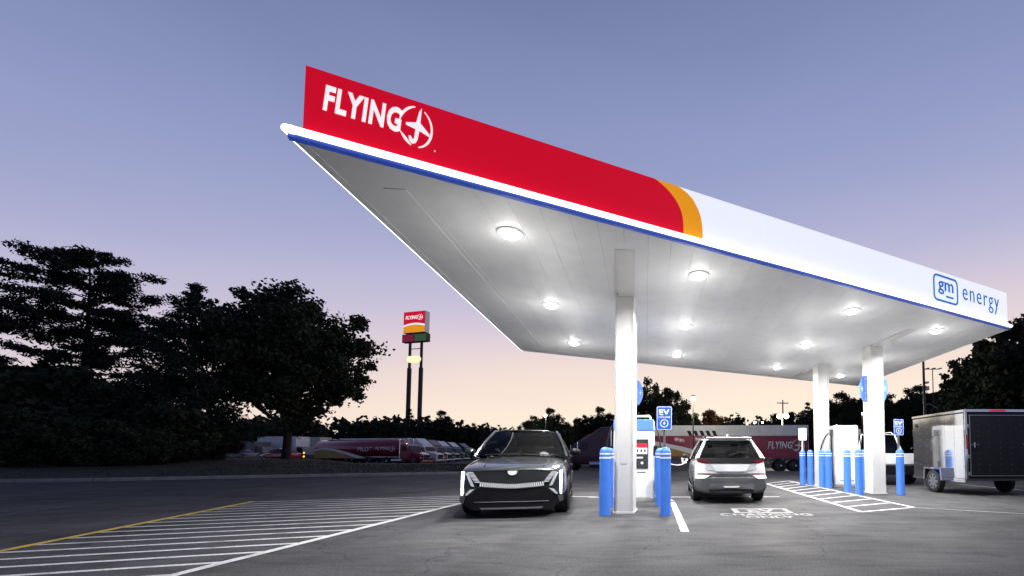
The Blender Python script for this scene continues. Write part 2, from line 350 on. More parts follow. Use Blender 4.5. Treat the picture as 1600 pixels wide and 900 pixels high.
# grass bank with its kerb, left of the forecourt
K0, K1, K2 = Vector((-62, 3.5, 0)), G(150, 752), G(700, 741)
K1.z = K2.z = 0
kerb_pts = [K0, K0.lerp(K1, .55)+Vector((0, .6, 0)), K1, K1.lerp(K2, .5)+Vector((.2, .25, 0)), K2, K2+Vector((1.3, .9, 0)), K2+Vector((1.9, 2.2, 0))]
def dense(pts, n=8):
    out = []
    for a, b in zip(pts[:-1], pts[1:]):
        out += [a.lerp(b, i/n) for i in range(n)]
    return out+[pts[-1]]
KP = dense(kerb_pts)
tag(thing('grass_bank', None, None, (0, 0, 0), kind='structure'), None)
bankroot = bpy.data.objects['grass_bank']
def bank(u, v):
    i = u*(len(KP)-1); a = int(min(i, len(KP)-2)); p = KP[a].lerp(KP[a+1], i-a)
    q = Vector((p.x-4+12*(0 if p.x < -20 else (p.x+20)/20*-.7), 46, 0))
    w = p.lerp(q, v); h = .12+.62*math.sin(min(v*1.25, 1)*math.pi/2)*(1-max(0, (v-.72)/.28)**2)
    ppx = CX+FPX*w.x/max(w.y, 1); e = min(1, max(0, (600-ppx)/130)); e = e*e*(3-2*e); h = .13+(h-.13)*e
    return (w.x, w.y, max(h+.05*math.sin(w.x*1.3)*math.sin(w.y*.9)*e, gz(w.x, w.y)+.03 if v < .98 else -1))
MB().grid(bank, 60, 18).build('turf', M_grass, bankroot, smooth=True)
def strip_between(pts, w, z0, z1):
    m = MB(); vs = []
    for i, p in enumerate(pts):
        d = (pts[min(i+1, len(pts)-1)]-pts[max(i-1, 0)]).normalized(); nn = Vector((d.y, -d.x, 0))
        vs += [p+Vector((0, 0, z0)), p+nn*w+Vector((0, 0, z0)), p+nn*w+Vector((0, 0, z1-.02)), p+nn*(w-.03)+Vector((0, 0, z1)), p+Vector((0, 0, z1))]
    k = 5; fs = [(i*k+j, i*k+(j+1) % k, (i+1)*k+(j+1) % k, (i+1)*k+j) for i in range(len(pts)-1) for j in range(k)]
    fs += [list(range(k)), list(range((len(pts)-1)*k, len(pts)*k))]
    return m.add(vs, fs)
for i in range(0, len(KP)-1, 2):          # kerb stones, butt-jointed
    a, b = KP[i], KP[min(i+2, len(KP)-1)]; sub = [a.lerp(b, .004), KP[i+1] if i+2 < len(KP) else a.lerp(b, .5), b.lerp(a, .004)]
    strip_between(sub, .16, -.1, .14).build('kerb_stone', M_conc, bankroot, bevel=.01)
# grass blades on the bank
def grass():
    n = 16000; u = rng.uniform(0, 1, n)**.8; v = rng.uniform(0.01, .8, n)
    P = np.array([bank(float(a), float(b)) for a, b in zip(u, v)]); P = P[P[:, 0] > -40]; P[:, 2] += .03
    o = link('grass', quads_mesh('grass', P, .06, .25), mat('grass_blade', (.016, .022, .008), .8, var=.5, scale=1.5)); tag(o, 'short dark grass on the bank behind the kerb', 'grass', kind='stuff')
grass()
# painted lines: each stripe a thin coat of paint of its own
def line_marking(parent, a, b, w, m, name='painted_line', z=.004):
    a = Vector((a[0], a[1], 0)); b = Vector((b[0], b[1], 0)); d = (b-a).normalized(); nn = Vector((-d.y, d.x, 0))*w/2
    k = max(2, int((b-a).length/.25)); vs = []
    for i in range(k+1):
        p = a.lerp(b, i/k); e = 1+random.uniform(-.06, .06); g = 1+random.uniform(-.06, .06)
        vs += [p+nn*e+Vector((0, 0, z)), p-nn*g+Vector((0, 0, z))]
    return MB().add(vs, [(2*i, 2*i+1, 2*i+3, 2*i+2) for i in range(k)]).build(name, m, parent)
def isect(p, d, a, b):
    e = (b[0]-a[0], b[1]-a[1]); den = d[0]*e[1]-d[1]*e[0]; t = ((a[0]-p[0])*e[1]-(a[1]-p[1])*e[0])/den
    return (p[0]+d[0]*t, p[1]+d[1]*t)
hl_root = thing('hatched_marking', 'white hatching with a yellow edge line on dark asphalt beside the dark car', None, kind='structure')
wA, wB = G(270, 900), G(715, 788); yA, yB = G(0, 862), G(395, 784)
wd = (wB-wA).normalized(); w0 = wA-wd*2.2; w1 = wA+wd*((12.7-wA.y)/wd.y)
line_marking(hl_root, w0, w1, .125, M_paint, 'edge_line', .008)
yd = (yB-yA).normalized(); line_marking(hl_root, yA-yd*4.5, yB, .12, M_pyel, 'yellow_line', .008)
for k in range(-7, 13):
    Yw = 6.44-.1+.505*k; p = wA+wd*((Yw-wA.y)/wd.y); q = isect((p.x, p.y), (-1, -.345), (yA.x, yA.y), (yB.x, yB.y))
    if q[1] < yB.y+.1: line_marking(hl_root, p, q, .085, M_paint, 'hatch_line')
hr_root = thing('hatched_marking', 'narrow white hatched strip on the asphalt along the right row of blue bollards', None, kind='structure')
hA, hB, hC, hD = G(1345, 800), G(1427, 793), G(1197, 756), G(1232, 751.5)
line_marking(hr_root, hA, hC, .10, M_paint, 'edge_line', .008); line_marking(hr_root, hB, hD, .10, M_paint, 'edge_line', .008)
for k in range(11): line_marking(hr_root, hA.lerp(hC, k/10), hB.lerp(hD, k/10), .09 if k < 10 else .1, M_paint, 'hatch_line')
pk = thing('parking_lines', 'plain white parking bay lines around the charging stalls', None, kind='structure')
line_marking(pk, G(1070.5, 831), G(1050, 783), .125, M_paint); line_marking(pk, (-.13, 10.6), (-.3, 11.75), .11, M_paint)
line_marking(pk, (-2.4, 11.75), (2.75, 11.95), .09, M_paint, z=.006); line_marking(pk, G(1427, 793), G(1600, 803), .03, M_paint)
line_marking(pk, G(1500, 757), G(1640, 770), .08, M_paint); line_marking(pk, (-4.9, 12.5), (-2.2, 11.9), .09, M_paint)
line_marking(pk, G(0, 805), G(112, 790), .05, mat('worn_paint', (.16, .16, .16), .8, var=.4, scale=8))
sten = thing('ground_stencil', 'white EV charging stencil painted on the asphalt behind the white car', None, kind='structure')
sx0, sx1 = 1.12, 2.30
def knock(w0, w1, y0, y1): MB().add([(w0, y0, .004), (w1, y0, .004), (w1, y1, .004), (w0, y1, .004)], [(0, 1, 2, 3)]).build('paint_bar', M_stc, sten)
knock(sx0, sx1, 9.30, 9.42); knock(sx0, sx1, 8.72, 8.84); knock(sx0, sx0+.12, 8.84, 9.30); knock(sx1-.12, sx1, 8.84, 9.30)
text('lettering', 'EV', sten, (sx0+.3, 8.88, .002), (1, 0, 0), (0, 1, 0), sx1-sx0-.6, .38, M_stc, .003, bold=.03)
text('lettering', 'CHARGING', sten, (.80, 8.34, .002), (1, 0, 0), (0, 1, 0), 1.78, .30, M_stc, .003, bold=.03)
text('lettering', 'ONLY', sten, (1.25, 8.02, .002), (1, 0, 0), (0, 1, 0), .92, .26, M_stc, .003, bold=.03)
# ------------------------------------------------------------------ canopy
ZC = 4.40
FL, FR, BL, BR = G(452, 214, ZC), G(1578, 514, ZC), G(815, 548, ZC), G(1340, 603, ZC)
def PB(u, v, z=ZC):
    p = (FL*(1-u)+FR*u)*(1-v)+(BL*(1-u)+BR*u)*v; return Vector((p.x, p.y, z))
can = thing('station_canopy', 'large white charging station canopy with a red, yellow and white lit fascia', 'canopy')
def slab(c4, z0, z1): return MB().add([(p.x, p.y, z0) for p in c4]+[(p.x, p.y, z1) for p in c4], [(3, 2, 1, 0), (4, 5, 6, 7), (0, 1, 5, 4), (1, 2, 6, 5), (2, 3, 7, 6), (3, 0, 4, 7)])
slab([PB(.025, .02), PB(.98, .02), PB(.98, .98), PB(.025, .98)], ZC+.035, ZC+.30).build('roof_core', M_dsteel, can)
ND = 36
for i in range(ND):
    a, b = .006+.988*i/ND, .006+.988*(i+1)/ND; g = .00010
    slab([PB(a+g, .008), PB(b-g, .008), PB(b-g, .992), PB(a+g, .992)], ZC+(.0 if i % 2 else .0015), ZC+.034).build('deck_panel', M_deck, can)
edges = [(FL, FR), (FR, BR), (BR, BL), (BL, FL)]
prof_b = [(-.05, ZC-.006), (.0, ZC-.006), (.010, ZC), (.010, ZC+.039), (-.05, ZC+.039)]
prof_n = [(-.04, ZC+.040), (.02, ZC+.040)]+arc(.03, ZC+.074, .032, -80, 80, 8)+[(.02, ZC+.108), (-.04, ZC+.108)]
for i, (a, b) in enumerate(edges):
    a = Vector((a.x, a.y, 0)); b = Vector((b.x, b.y, 0)); L = (b-a).length; d = (b-a)/L; n = Vector((d.y, -d.x, 0))
    pb = prof_b if i == 0 else [(-.004, ZC-.004), (.006, ZC-.004), (.008, ZC), (.008, ZC+.039), (-.004, ZC+.039)]
    MB().prism(pb, (a-d*.012, n, (0, 0, 1)), -(L+.012)).build('edge_trim', M_btrim if i == 0 else (M_led if i == 3 else M_white), can)
    if i: MB().prism([(-.10, ZC-.003), (-.006, ZC-.003), (-.006, ZC+.03), (-.10, ZC+.03)], (a+d*.05, n, (0, 0, 1)), -(L-.1)).build('edge_return', M_deck, can)
    MB().prism(prof_n, (a-d*.03, n, (0, 0, 1)), -(L+.06)).build('light_band', M_led if i in (0, 3) else M_fw, can, smooth=True)
    MB().lathe([(0.001, ZC+.041)]+[(.042*math.cos(R(q)), ZC+.074+.033*math.sin(R(q))) for q in range(-75, 76, 15)]+[(.001, ZC+.107)], 16, 'Z', a+n*.02-d*.02).build('band_corner', M_led if i in (0, 3) else M_fw, can, smooth=True)
ZT = 5.31
u0 = Vector((FR.x-FL.x, FR.y-FL.y, 0)); LF = u0.length; uh = u0/LF; nF = Vector((uh.y, -uh.x, 0)); FO = Vector((FL.x, FL.y, 0)); ZV = Vector((0, 0, 1))
def FT(px, py):
    d = ray(px, py); t = (FO-O0).dot(nF)/d.dot(nF); p = O0+d*t; return ((p-FO).dot(uh), p.z)
zl, zr = FT(475, 100)[1], FT(1575, 458)[1]
def ztop(t): return zl+(zr-zl)*t/LF
for (a, b, e) in ((FR, BR, 1), (BR, BL, 2), (BL, FL, 3)):
    d = (b-a).normalized(); L = (b-a).length; n = Vector((d.y, -d.x, 0)); o = Vector((a.x, a.y, 0))
    MB().prism([(.36, ZC+.31), (L-.36, ZC+.31), (L-.36, 5.2), (.36, 5.2)], (o-n*.30, d, ZV), .05).build('fascia_panel', M_fw, can)
fr0 = (FO-nF*.14, uh, ZV); frF = (FO-nF*.055, uh, ZV); zb = ZC+.110
MB().prism([(.24, zb), (LF-.14, zb), (LF-.14, ztop(LF)-.03), (.24, ztop(0)-.03)], fr0, .08).build('fascia_frame', M_dsteel, can)
rc = [FT(980+a*.1777, 240+b*.1777) for a, b in ((-20, 95), (150, 158), (250, 220), (350, 305), (430, 405), (478, 505), (496, 600), (498, 668))]
yc = [FT(980+a*.1777, 240+b*.1777) for a, b in ((150, 152), (280, 192), (400, 247), (500, 318), (580, 398), (640, 520), (663, 630), (668, 715))]
def smoothc(p):
    q = []
    for i in range(len(p)-1):
        p0, p1, p2, p3 = [Vector((*p[min(max(j, 0), len(p)-1)], 0)) for j in (i-1, i, i+1, i+2)]
        for k in range(4):
            t = k/4; v = .5*((2*p1)+(p2-p0)*t+(2*p0-5*p1+4*p2-p3)*t*t+(3*p1-p0-3*p2+p3)*t**3); q.append((v.x, v.y))
    return q+[p[-1]]
rc[0] = (rc[0][0], ztop(rc[0][0])); rc[-1] = (rc[-1][0], zb); yc[0] = (yc[0][0], ztop(yc[0][0])); yc[-1] = (yc[-1][0], zb)
rcs, ycs = smoothc(rc), smoothc(yc)
rcs = [(a, min(b, ztop(a))) for a, b in rcs]; ycs = [(a, min(b, ztop(a))) for a, b in ycs]
MB().prism([(.10, zb), rcs[-1]]+rcs[::-1][1:]+[(.10, ztop(.1))], frF, .045).build('fascia_panel', M_red, can)
mid = [(a+.001, b) for a, b in rcs]
MB().prism([ycs[-1]]+ycs[::-1][1:]+[(ycs[0][0]-.01, ztop(ycs[0][0]))]+[q for q in mid if q[0] > ycs[0][0]-.02], frF, .043).build('fascia_panel', M_yel, can)
wx = [ycs[-1][0]+.001]
ys2 = [(a+.001, b) for a, b in ycs]
cuts = [ycs[-1][0]+1.2+i*(LF-.07-ycs[-1][0]-1.2)/4 for i in range(5)]
MB().prism([ys2[-1], (cuts[0]-.0003, zb), (cuts[0]-.0003, ztop(cuts[0]))]+[ys2[0]]+ys2[1:-1], frF, .041).build('fascia_panel', M_fw, can)
for a, b in zip(cuts[:-1], cuts[1:]):
    MB().prism([(a+.0003, zb), (b-.0003, zb), (b-.0003, ztop(b)), (a+.0003, ztop(a))], frF, .041).build('fascia_panel', M_fw, can)
# fascia lettering
l0 = FT(503, 192); l1 = FT(676, 214); frL = FO-nF*.010
lw = l1[0]-l0[0]; pz0 = FT(655, 231)[1]; pz1 = FT(655, 168)[1]
flying_logo(can, frL+uh*l0[0]+ZV*(pz0), uh, ZV, lw, pz1-pz0, M_let, .008, .14, .70)
MB().lathe([(.001, 0), (.011, 0), (.011, .006), (.001, .006)], 10, 'Y', frL+uh*(l1[0]+.02)+ZV*(pz0+.02)).build('trade_mark_dot', M_let, can)
g0, g1 = FT(1459, 452), FT(1497, 452); gzb, gzt = FT(1478, 473)[1], FT(1478, 432)[1]
frg = (frL, uh, ZV); gs = g1[0]-g0[0]
o1 = rrect(g0[0], gzb, g1[0], gzt, .13); i1 = rrect(g0[0]+.045, gzb+.045, g1[0]-.045, gzt-.045, .09)
MB().ring(o1, i1, frg, .008).build('logo_frame', M_gm, can)
text('lettering', 'gm', can, frL+uh*(g0[0]+gs*.19)+ZV*(gzb+(gzt-gzb)*.28), uh, ZV, gs*.62, (gzt-gzb)*.50, M_gm, .008, bold=.01)
MB().prism([(g0[0]+gs*.50, gzb+.13), (g0[0]+gs*.80, gzb+.13), (g0[0]+gs*.80, gzb+.17), (g0[0]+gs*.50, gzb+.17)], frg, .008).build('logo_bar', M_gm, can)
e0, e1 = FT(1505, 470), FT(1561, 470); ez0, ez1 = FT(1530, 486)[1], FT(1530, 454)[1]
text('lettering', 'energy', can, frL+uh*e0[0]+ZV*(ez0+.04), uh, ZV, e1[0]-e0[0], (ez1-ez0)*.80, M_gm, .008, bold=-.006, spacing=1.18)
# columns, haunch beams and the perimeter soffit beam
vdir = (BL-FL).normalized(); vdir = Vector((vdir.x, vdir.y, 0)).normalized()
def column(px, Yb, w=.38, dp=.58, haunch=1.7, back=False):
    c = Vector(((px-CX)/FPX*Yb, Yb+dp/2, 0)); 
    MB().box((c.x, c.y, (ZC-.002)/2), (w, dp, ZC-.004)).build('column', M_col, can, bevel=.012)
    for sx in (-1, 1):
        MB().box((c.x+sx*(w/2-.03), c.y-dp/2-.006, ZC/2-.1), (.012, .012, ZC-.25)).build('column_seam', M_col, can)
    MB().box((c.x, c.y, 3.05), (w+.008, dp+.008, .012)).build('column_joint', M_col, can)
    MB().box((c.x, c.y, .02), (w+.05, dp+.05, .04)).build('base_plate', M_col, can, bevel=.006)
    MB().box((c.x, c.y-dp/2-.004, 1.05), (.10, .006, .14)).build('access_plate', M_col, can)
    if haunch:
        d = vdir*(1 if back else -1); a = c-d*(-dp/2); b = a+d*haunch; nn = Vector((-d.y, d.x, 0))*w*.42
        p = [a+nn, a-nn, b-nn, b+nn]; zz = [ZC-.07, ZC-.07, ZC-.004, ZC-.004]
        MB().add([(q.x, q.y, k) for q, k in zip(p, zz)]+[(q.x, q.y, ZC-.001) for q in p], [(3, 2, 1, 0), (4, 5, 6, 7), (0, 1, 5, 4), (1, 2, 6, 5), (2, 3, 7, 6), (3, 0, 4, 7)]).build('haunch_beam', M_col, can)
    return c
c_fl = column(975, 8.6, haunch=1.9); c_bl = column(982, 13.6, haunch=1.2, back=True)
c_fr = column(1373, 12.75, haunch=1.6); c_br = column(1288, 15.5, haunch=2.4, back=True)
def bar(u0_, v0, u1, v1, w, dz, nm='soffit_beam'):
    a, b = PB(u0_, v0), PB(u1, v1); d = (b-a).normalized(); nn = Vector((-d.y, d.x, 0))*w/2
    slab([a+nn, a-nn, b-nn, b+nn], ZC-dz, ZC-.0005).build(nm, M_deck, can)
bar(.045, .06, .045, .97, .26, .006); bar(.96, .06, .96, .97, .26, .006); bar(.075, .955, .93, .955, .26, .006)
# recessed canopy lights
light_px = [(797, 367), (861, 478), (897, 537), (1092, 432), (1071, 511), (1057, 556), (1331, 487), (1259, 541), (1214, 575), (1463, 518), None, (1313, 588)]
rows = ['front', 'middle', 'rear']; colw = ['nearest the red tip of the fascia', 'next to the yellow swoosh', 'right of centre', 'nearest the blue fascia logo']
LMESH = {}
def canopy_light(p, label):
    t_ = thing('canopy_light', label, 'ceiling light', p, 0, 'lit round lights set in the canopy ceiling')
    if not LMESH:
        LMESH['h'] = MB().lathe([(.10, 0), (.185, 0), (.185, -.008), (.16, -.016), (.125, -.016)], 28).mesh('housing')
        LMESH['l'] = MB().lathe([(.12, -.004), (.12, -.03), (.11, -.05), (.075, -.066), (.001, -.072)], 28).mesh('lens')
    link('housing', LMESH['h'], M_white, t_, True); link('lens', LMESH['l'], M_lens, t_, True)
    la = bpy.data.lights.new('downlight', 'AREA'); la.shape = 'DISK'; la.size = .2; la.energy = 200; la.color = (1, .985, .96); la.spread = R(165)
    lo = bpy.data.objects.new('downlight', la); C.objects.link(lo); lo.parent = t_; lo.location = (0, 0, -.08)
    lp = bpy.data.lights.new('ceiling_fill', 'POINT'); lp.energy = 29; lp.shadow_soft_size = .25; lp.color = (1, .985, .96)  # unseen fill light added in mid-air below the fixture to brighten the ceiling
    po = bpy.data.objects.new('ceiling_fill', lp); C.objects.link(po); po.parent = t_; po.location = (0, 0, -1.15)
for i, q in enumerate(light_px):
    p = G(q[0], q[1], ZC-.03) if q else PB(.862, .475, 0)
    p.z = ZC-.002
    canopy_light(p, f'lit round ceiling light in the canopy {rows[i % 3]} row, {colw[i//3]}')
def anchor(root, L):
    L = Vector(L); root.location = L
    for ch in root.children: ch.location = -L
anchor(can, (c_fl.x, c_fl.y, 0))
# curved blade signs on the columns
def blade(c, side, label, zc=3.12, yoff=-.1, h=.78):
    t_ = thing('blade_sign', label, 'sign', (c[0], c[1], zc), 0, 'blue electric blade signs on the columns')
    prof = [(0, -h/2), (.10*side, -h/2)]+[(side*(.10+.13*math.sin(math.pi*(k+1)/12)**.8), -h/2+h*(k+1)/12) for k in range(11)]+[(.10*side, h/2), (0, h/2)]
    if side < 0: prof = prof[::-1]
    MB().prism(prof, ((0, 0, 0), (1, 0, 0), (0, 0, 1)), .05).build('panel', M_cblue, t_)
    if side > 0: text('lettering', '\n'.join('ELECTRIC'), t_, (.03, -.052, -h*.44), (1, 0, 0), (0, 0, 1), .05, h*.86, M_sw, .004, bold=.01)
    else: text('lettering', '\n'.join('ELECTRIC'), t_, (-.08, -.052, -h*.44), (1, 0, 0), (0, 0, 1), .05, h*.86, M_sw, .004, bold=.01)
    MB().prism([(side*.155+p[0]*.10, p[1]*.2) for p in BOLT], ((0, -.051, 0), (1, 0, 0), (0, 0, 1)), .004).build('bolt_symbol', M_sw, t_)
    return t_
blade((c_bl.x+.192, c_bl.y, 0), 1, 'blue curved electric blade sign on the column behind the left charger')
blade((c_fr.x-.192, c_fr.y, 0), -1, 'blue curved electric blade sign on the left side of the right front column')
blade((c_fr.x+.192, c_fr.y, 0), 1, 'blue curved electric blade sign on the right side of the right front column')
# ------------------------------------------------------------------ bollards
BMESH = {}
def bollard(px, py, label, h=1.31):
    p = G(px, py); t_ = thing('bollard', label, 'bollard', p, 0, 'blue bollards guarding the charging islands')
    if not BMESH:
        r = .108
        BMESH['s'] = MB().lathe([(r+.004, 0), (r+.004, .02), (r, .03), (r, 1.19)]+[(r*math.cos(R(a)), 1.19+.12*math.sin(R(a))) for a in range(10, 90, 12)]+[(.004, 1.31)], 28).mesh('sleeve')
        BMESH['b'] = MB().lathe([(r, -.016), (r+.003, -.014), (r+.003, .014), (r, .016)], 28).mesh('band')
    link('sleeve', BMESH['s'], M_bol, t_, True)
    for z_ in (1.175, 1.10): 
        b = link('reflective_band', BMESH['b'], M_band, t_, True); b.location = (0, 0, z_)
    return t_
bl = [(945, 805, 'blue bollard left of the left front column, standing foremost'), (951, 792, 'blue bollard just behind the foremost one left of the left column'),
      (956.5, 783, 'blue bollard rearmost of those left of the left column'), (1039.5, 805, 'foremost blue bollard right of the left charger, beside the painted line'),
      (1031, 789, 'blue bollard second in line right of the left charger'), (1028, 779, 'blue bollard rearmost in line right of the left charger'),
      (1254.5, 757, 'leftmost blue bollard of the right row, below the white sign back'), (1266.5, 758.5, 'second blue bollard from the left in the right row'),
      (1285, 761, 'blue bollard in front of the rear right column, left of its pair'), (1295.5, 763, 'blue bollard in front of the rear right column, right of its pair'),
      (1324.5, 769, 'blue bollard standing alone before the white face of the right charger'), (1343, 773, 'foremost blue bollard of the right row, left of the front column'),
      (1350, 762, 'blue bollard half hidden at the right corner of the right charger'), (1359, 765, 'blue bollard mostly hidden by the right front column'),
      (1407.5, 772.5, 'blue bollard right of the right front column, carrying the small EV sign')]
for a in bl: bollard(*a)
# ------------------------------------------------------------------ EV signs on posts
def ev_sign(px, py0, py1, Y, w, label, zbot, face=True):
    top, bot = AT(px, py0, Y), AT(px, py1, Y); t_ = thing('charging_sign', label, 'sign', (top.x, Y, zbot), 0, 'EV charging post signs')
    h = top.z-bot.z; zz = bot.z-zbot
    MB().box((0, .03, (top.z-zbot)/2), (.045, .045, top.z-zbot-.02)).build('post', M_steel if face else M_white, t_)
    fr = ((0, 0, zz), (1, 0, 0), (0, 0, 1))
    MB().prism(rrect(-w/2, 0, w/2, h, .03), fr, .012).build('panel', M_sblue if face else M_white, t_)
    if face:
        f2 = ((0, -.0122, zz), (1, 0, 0), (0, 0, 1))
        MB().ring(rrect(-w/2+.006, .006, w/2-.006, h-.006, .028), rrect(-w/2+.016, .016, w/2-.016, h-.016, .022), f2, .003).build('border', M_sw, t_)
        text('lettering', 'EV', t_, (-w*.34, -.0122, zz+h*.62), (1, 0, 0), (0, 0, 1), w*.68, h*.25, M_sw, .003, bold=.03)
        text('lettering', 'CHARGING', t_, (-w*.38, -.0122, zz+h*.50), (1, 0, 0), (0, 0, 1), w*.76, h*.07, M_sw, .003, bold=.03)
        rr = h*.17; cc = h*.28
        MB().ring(arc(0, cc, rr, 0, 345, 23), arc(0, cc, rr*.84, 0, 345, 23), f2, .003).build('symbol_ring', M_sw, t_)
        MB().prism([(p[0]*rr*1.2, cc+p[1]*rr*1.3) for p in BOLT], f2, .003).build('bolt_symbol', M_sw, t_)
    return t_
ev_sign(1038, 635, 672, 8.9, .315, 'larger blue EV charging sign on a grey post by the left charger', 0)
ev_sign(1403.5, 655, 680, 12.9, .295, 'small blue EV sign on the post next to the right front column', 0)
ev_sign(1253.5, 669, 688, 16.8, .31, 'blank white back of a post sign above the leftmost right bollards', 0, False)
# ------------------------------------------------------------------ chargers
def cable(pts, r, nm, parent, m=M_blk):
    P = [Vector(p) for p in pts]; out = []
    for i in range(len(P)-1):
        p0, p1, p2, p3 = P[max(i-1, 0)], P[i], P[i+1], P[min(i+2, len(P)-1)]
        for k in range(8):
            t_ = k/8; out.append(.5*((2*p1)+(p2-p0)*t_+(2*p0-5*p1+4*p2-p3)*t_*t_+(3*p1-p0-3*p2+p3)*t_**3))
    MB().tube(out+[P[-1]], r, 8).build(nm, m, parent, smooth=True)
lc = AT(989, 784, 10.75); ch = thing('ev_charger', 'tall white EV charger with blue top and screen behind the left front column', 'charger', (lc.x, 10.75, 0), 0)
w_, d_ = .98, .72
MB().box((0, d_/2, .05), (w_+.06, d_+.1, .10)).build('plinth', M_conc, ch, bevel=.01)
MB().box((0, d_/2, .92), (w_, d_, 1.64)).build('cabinet', M_white, ch, bevel=.02)
MB().box((0, d_/2, 1.885), (w_+.006, d_+.006, .28)).build('top_panel', M_cblue, ch, bevel=.02)
MB().tube([(-.2, d_/2, 2.0), (-.2, d_/2, 2.10), (-.16, d_/2, 2.13), (.36, d_/2, 2.13), (.40, d_/2, 2.10), (.40, d_/2, 2.0)], .03, 10).build('cable_arm', M_white, ch, smooth=True)
MB().box((.20, -.008, 1.17), (.34, .03, .72)).build('screen_bezel', M_scr, ch, bevel=.01)
MB().box((.20, -.0265, 1.38), (.29, .008, .10)).build('screen_header', M_scrr, ch)
MB().box((.20, -.0265, 1.245), (.29, .008, .15)).build('screen', M_scrw, ch)
for k in range(3): MB().box((.11+.09*k, -.032, 1.25), (.045, .004, .07)).build('screen_tile', M_scr, ch)
MB().box((.16, -.0265, 1.08), (.16, .008, .04)).build('card_slot', M_sw, ch)
MB().lathe([(.001, -.028), (.035, -.028), (.035, -.02), (.001, -.02)], 16, 'Y', (.22, 0, .95)).build('card_reader', M_sw, ch)
MB().box((.20, -.004, .72), (.20, .008, .02)).build('label_strip', M_pgr, ch)
for k in range(5): MB().box((w_/2+.003, d_/2, .25+.05*k), (.008, .4, .02)).build('vent_slat', M_pgr, ch)
for s in (-1, 1):
    hk = MB().box((s*(w_/2+.05), .2, 1.25), (.10, .12, .26)).build('cable_holster', M_blk, ch, bevel=.015)
    cable([(s*(w_/2+.05), .2, 1.9), (s*(w_/2+.16), .1, 1.5), (s*(w_/2+.20), .08, .8), (s*(w_/2+.12), .1, .35), (s*(w_/2+.06), .2, .75), (s*(w_/2+.05), .2, 1.2)], .018, 'charging_cable', ch)
rcx = AT(1321, 761, 15.6); c2 = thing('ev_charger', 'plain white slab EV charger with a cable loop at each side', 'charger', (rcx.x, 15.4, 0), 0)
MB().box((0, .3, .03), (.92, .66, .06)).build('plinth', M_conc, c2, bevel=.008)
MB().box((0, .3, 1.12), (.86, .56, 2.12)).build('cabinet', M_white, c2, bevel=.05, seg=3)
MB().box((0, .018, .22), (.5, .006, .02)).build('vent_slat', M_pgr, c2)
for s in (-1, 1):
    MB().box((s*.50, .2, 1.92), (.14, .16, .22)).build('cable_arm', M_pgr, c2, bevel=.015)
    cable([(s*.52, .15, 1.95), (s*.75, .05, 1.75), (s*.95, 0, 1.2), (s*.85, 0, .72), (s*.55, .1, .62), (s*.46, .2, .9)], .022, 'charging_cable', c2)
    cable([(s*.50, .1, 1.85), (s*.52, .05, 1.3), (s*.50, .05, .5), (s*.47, .1, .1)], .022, 'charging_cable', c2)
# ------------------------------------------------------------------ cars
def hull(stations, arches, r_arch, m, parent, name='body'):
    rings = []
    for (y_, w, zb_, zbelt, zt) in stations:
        h = zbelt-zb_
        half = [(0, zb_), (w*.78, zb_), (w*.95, zb_+.07), (w*1.0, zb_+h*.38), (w*.985, zb_+h*.74), (w*.955, zbelt-.015), (w*.86, zbelt+(zt-zbelt)*.55), (w*.5, zt-.006), (0, zt)]
        ring = [(x_, y_, z_) for x_, z_ in half]+[(-x_, y_, z_) for x_, z_ in half[-2:0:-1]]
        rings.append(ring)
    o = MB().loft(rings).build(name, m, parent, smooth=True)
    sub = o.modifiers.new('sub', 'SUBSURF'); sub.levels = sub.render_levels = 2
    bake(o)
    if arches:
        for ya in arches:
            W_ = max(s[1] for s in stations)
            cut = MB().lathe([(r_arch, -W_-.3), (r_arch, -W_+.30)], 32, 'X', (0, ya, .36)).lathe([(r_arch, W_-.30), (r_arch, W_+.3)], 32, 'X', (0, ya, .36)).build('cut', m)
            b = o.modifiers.new('b', 'BOOLEAN'); b.operation = 'DIFFERENCE'; b.object = cut; b.solver = 'EXACT'
            bpy.context.view_layer.update(); o.parent = None; bake(o); o.parent = parent; bpy.data.objects.remove(cut)
    o.data.polygons.foreach_set('use_smooth', [True]*len(o.data.polygons)); 
    try: o.data.set_sharp_from_angle(angle=R(38))
    except Exception: pass
    o.data.materials.clear(); o.data.materials.append(m)
    return o
WM = {}
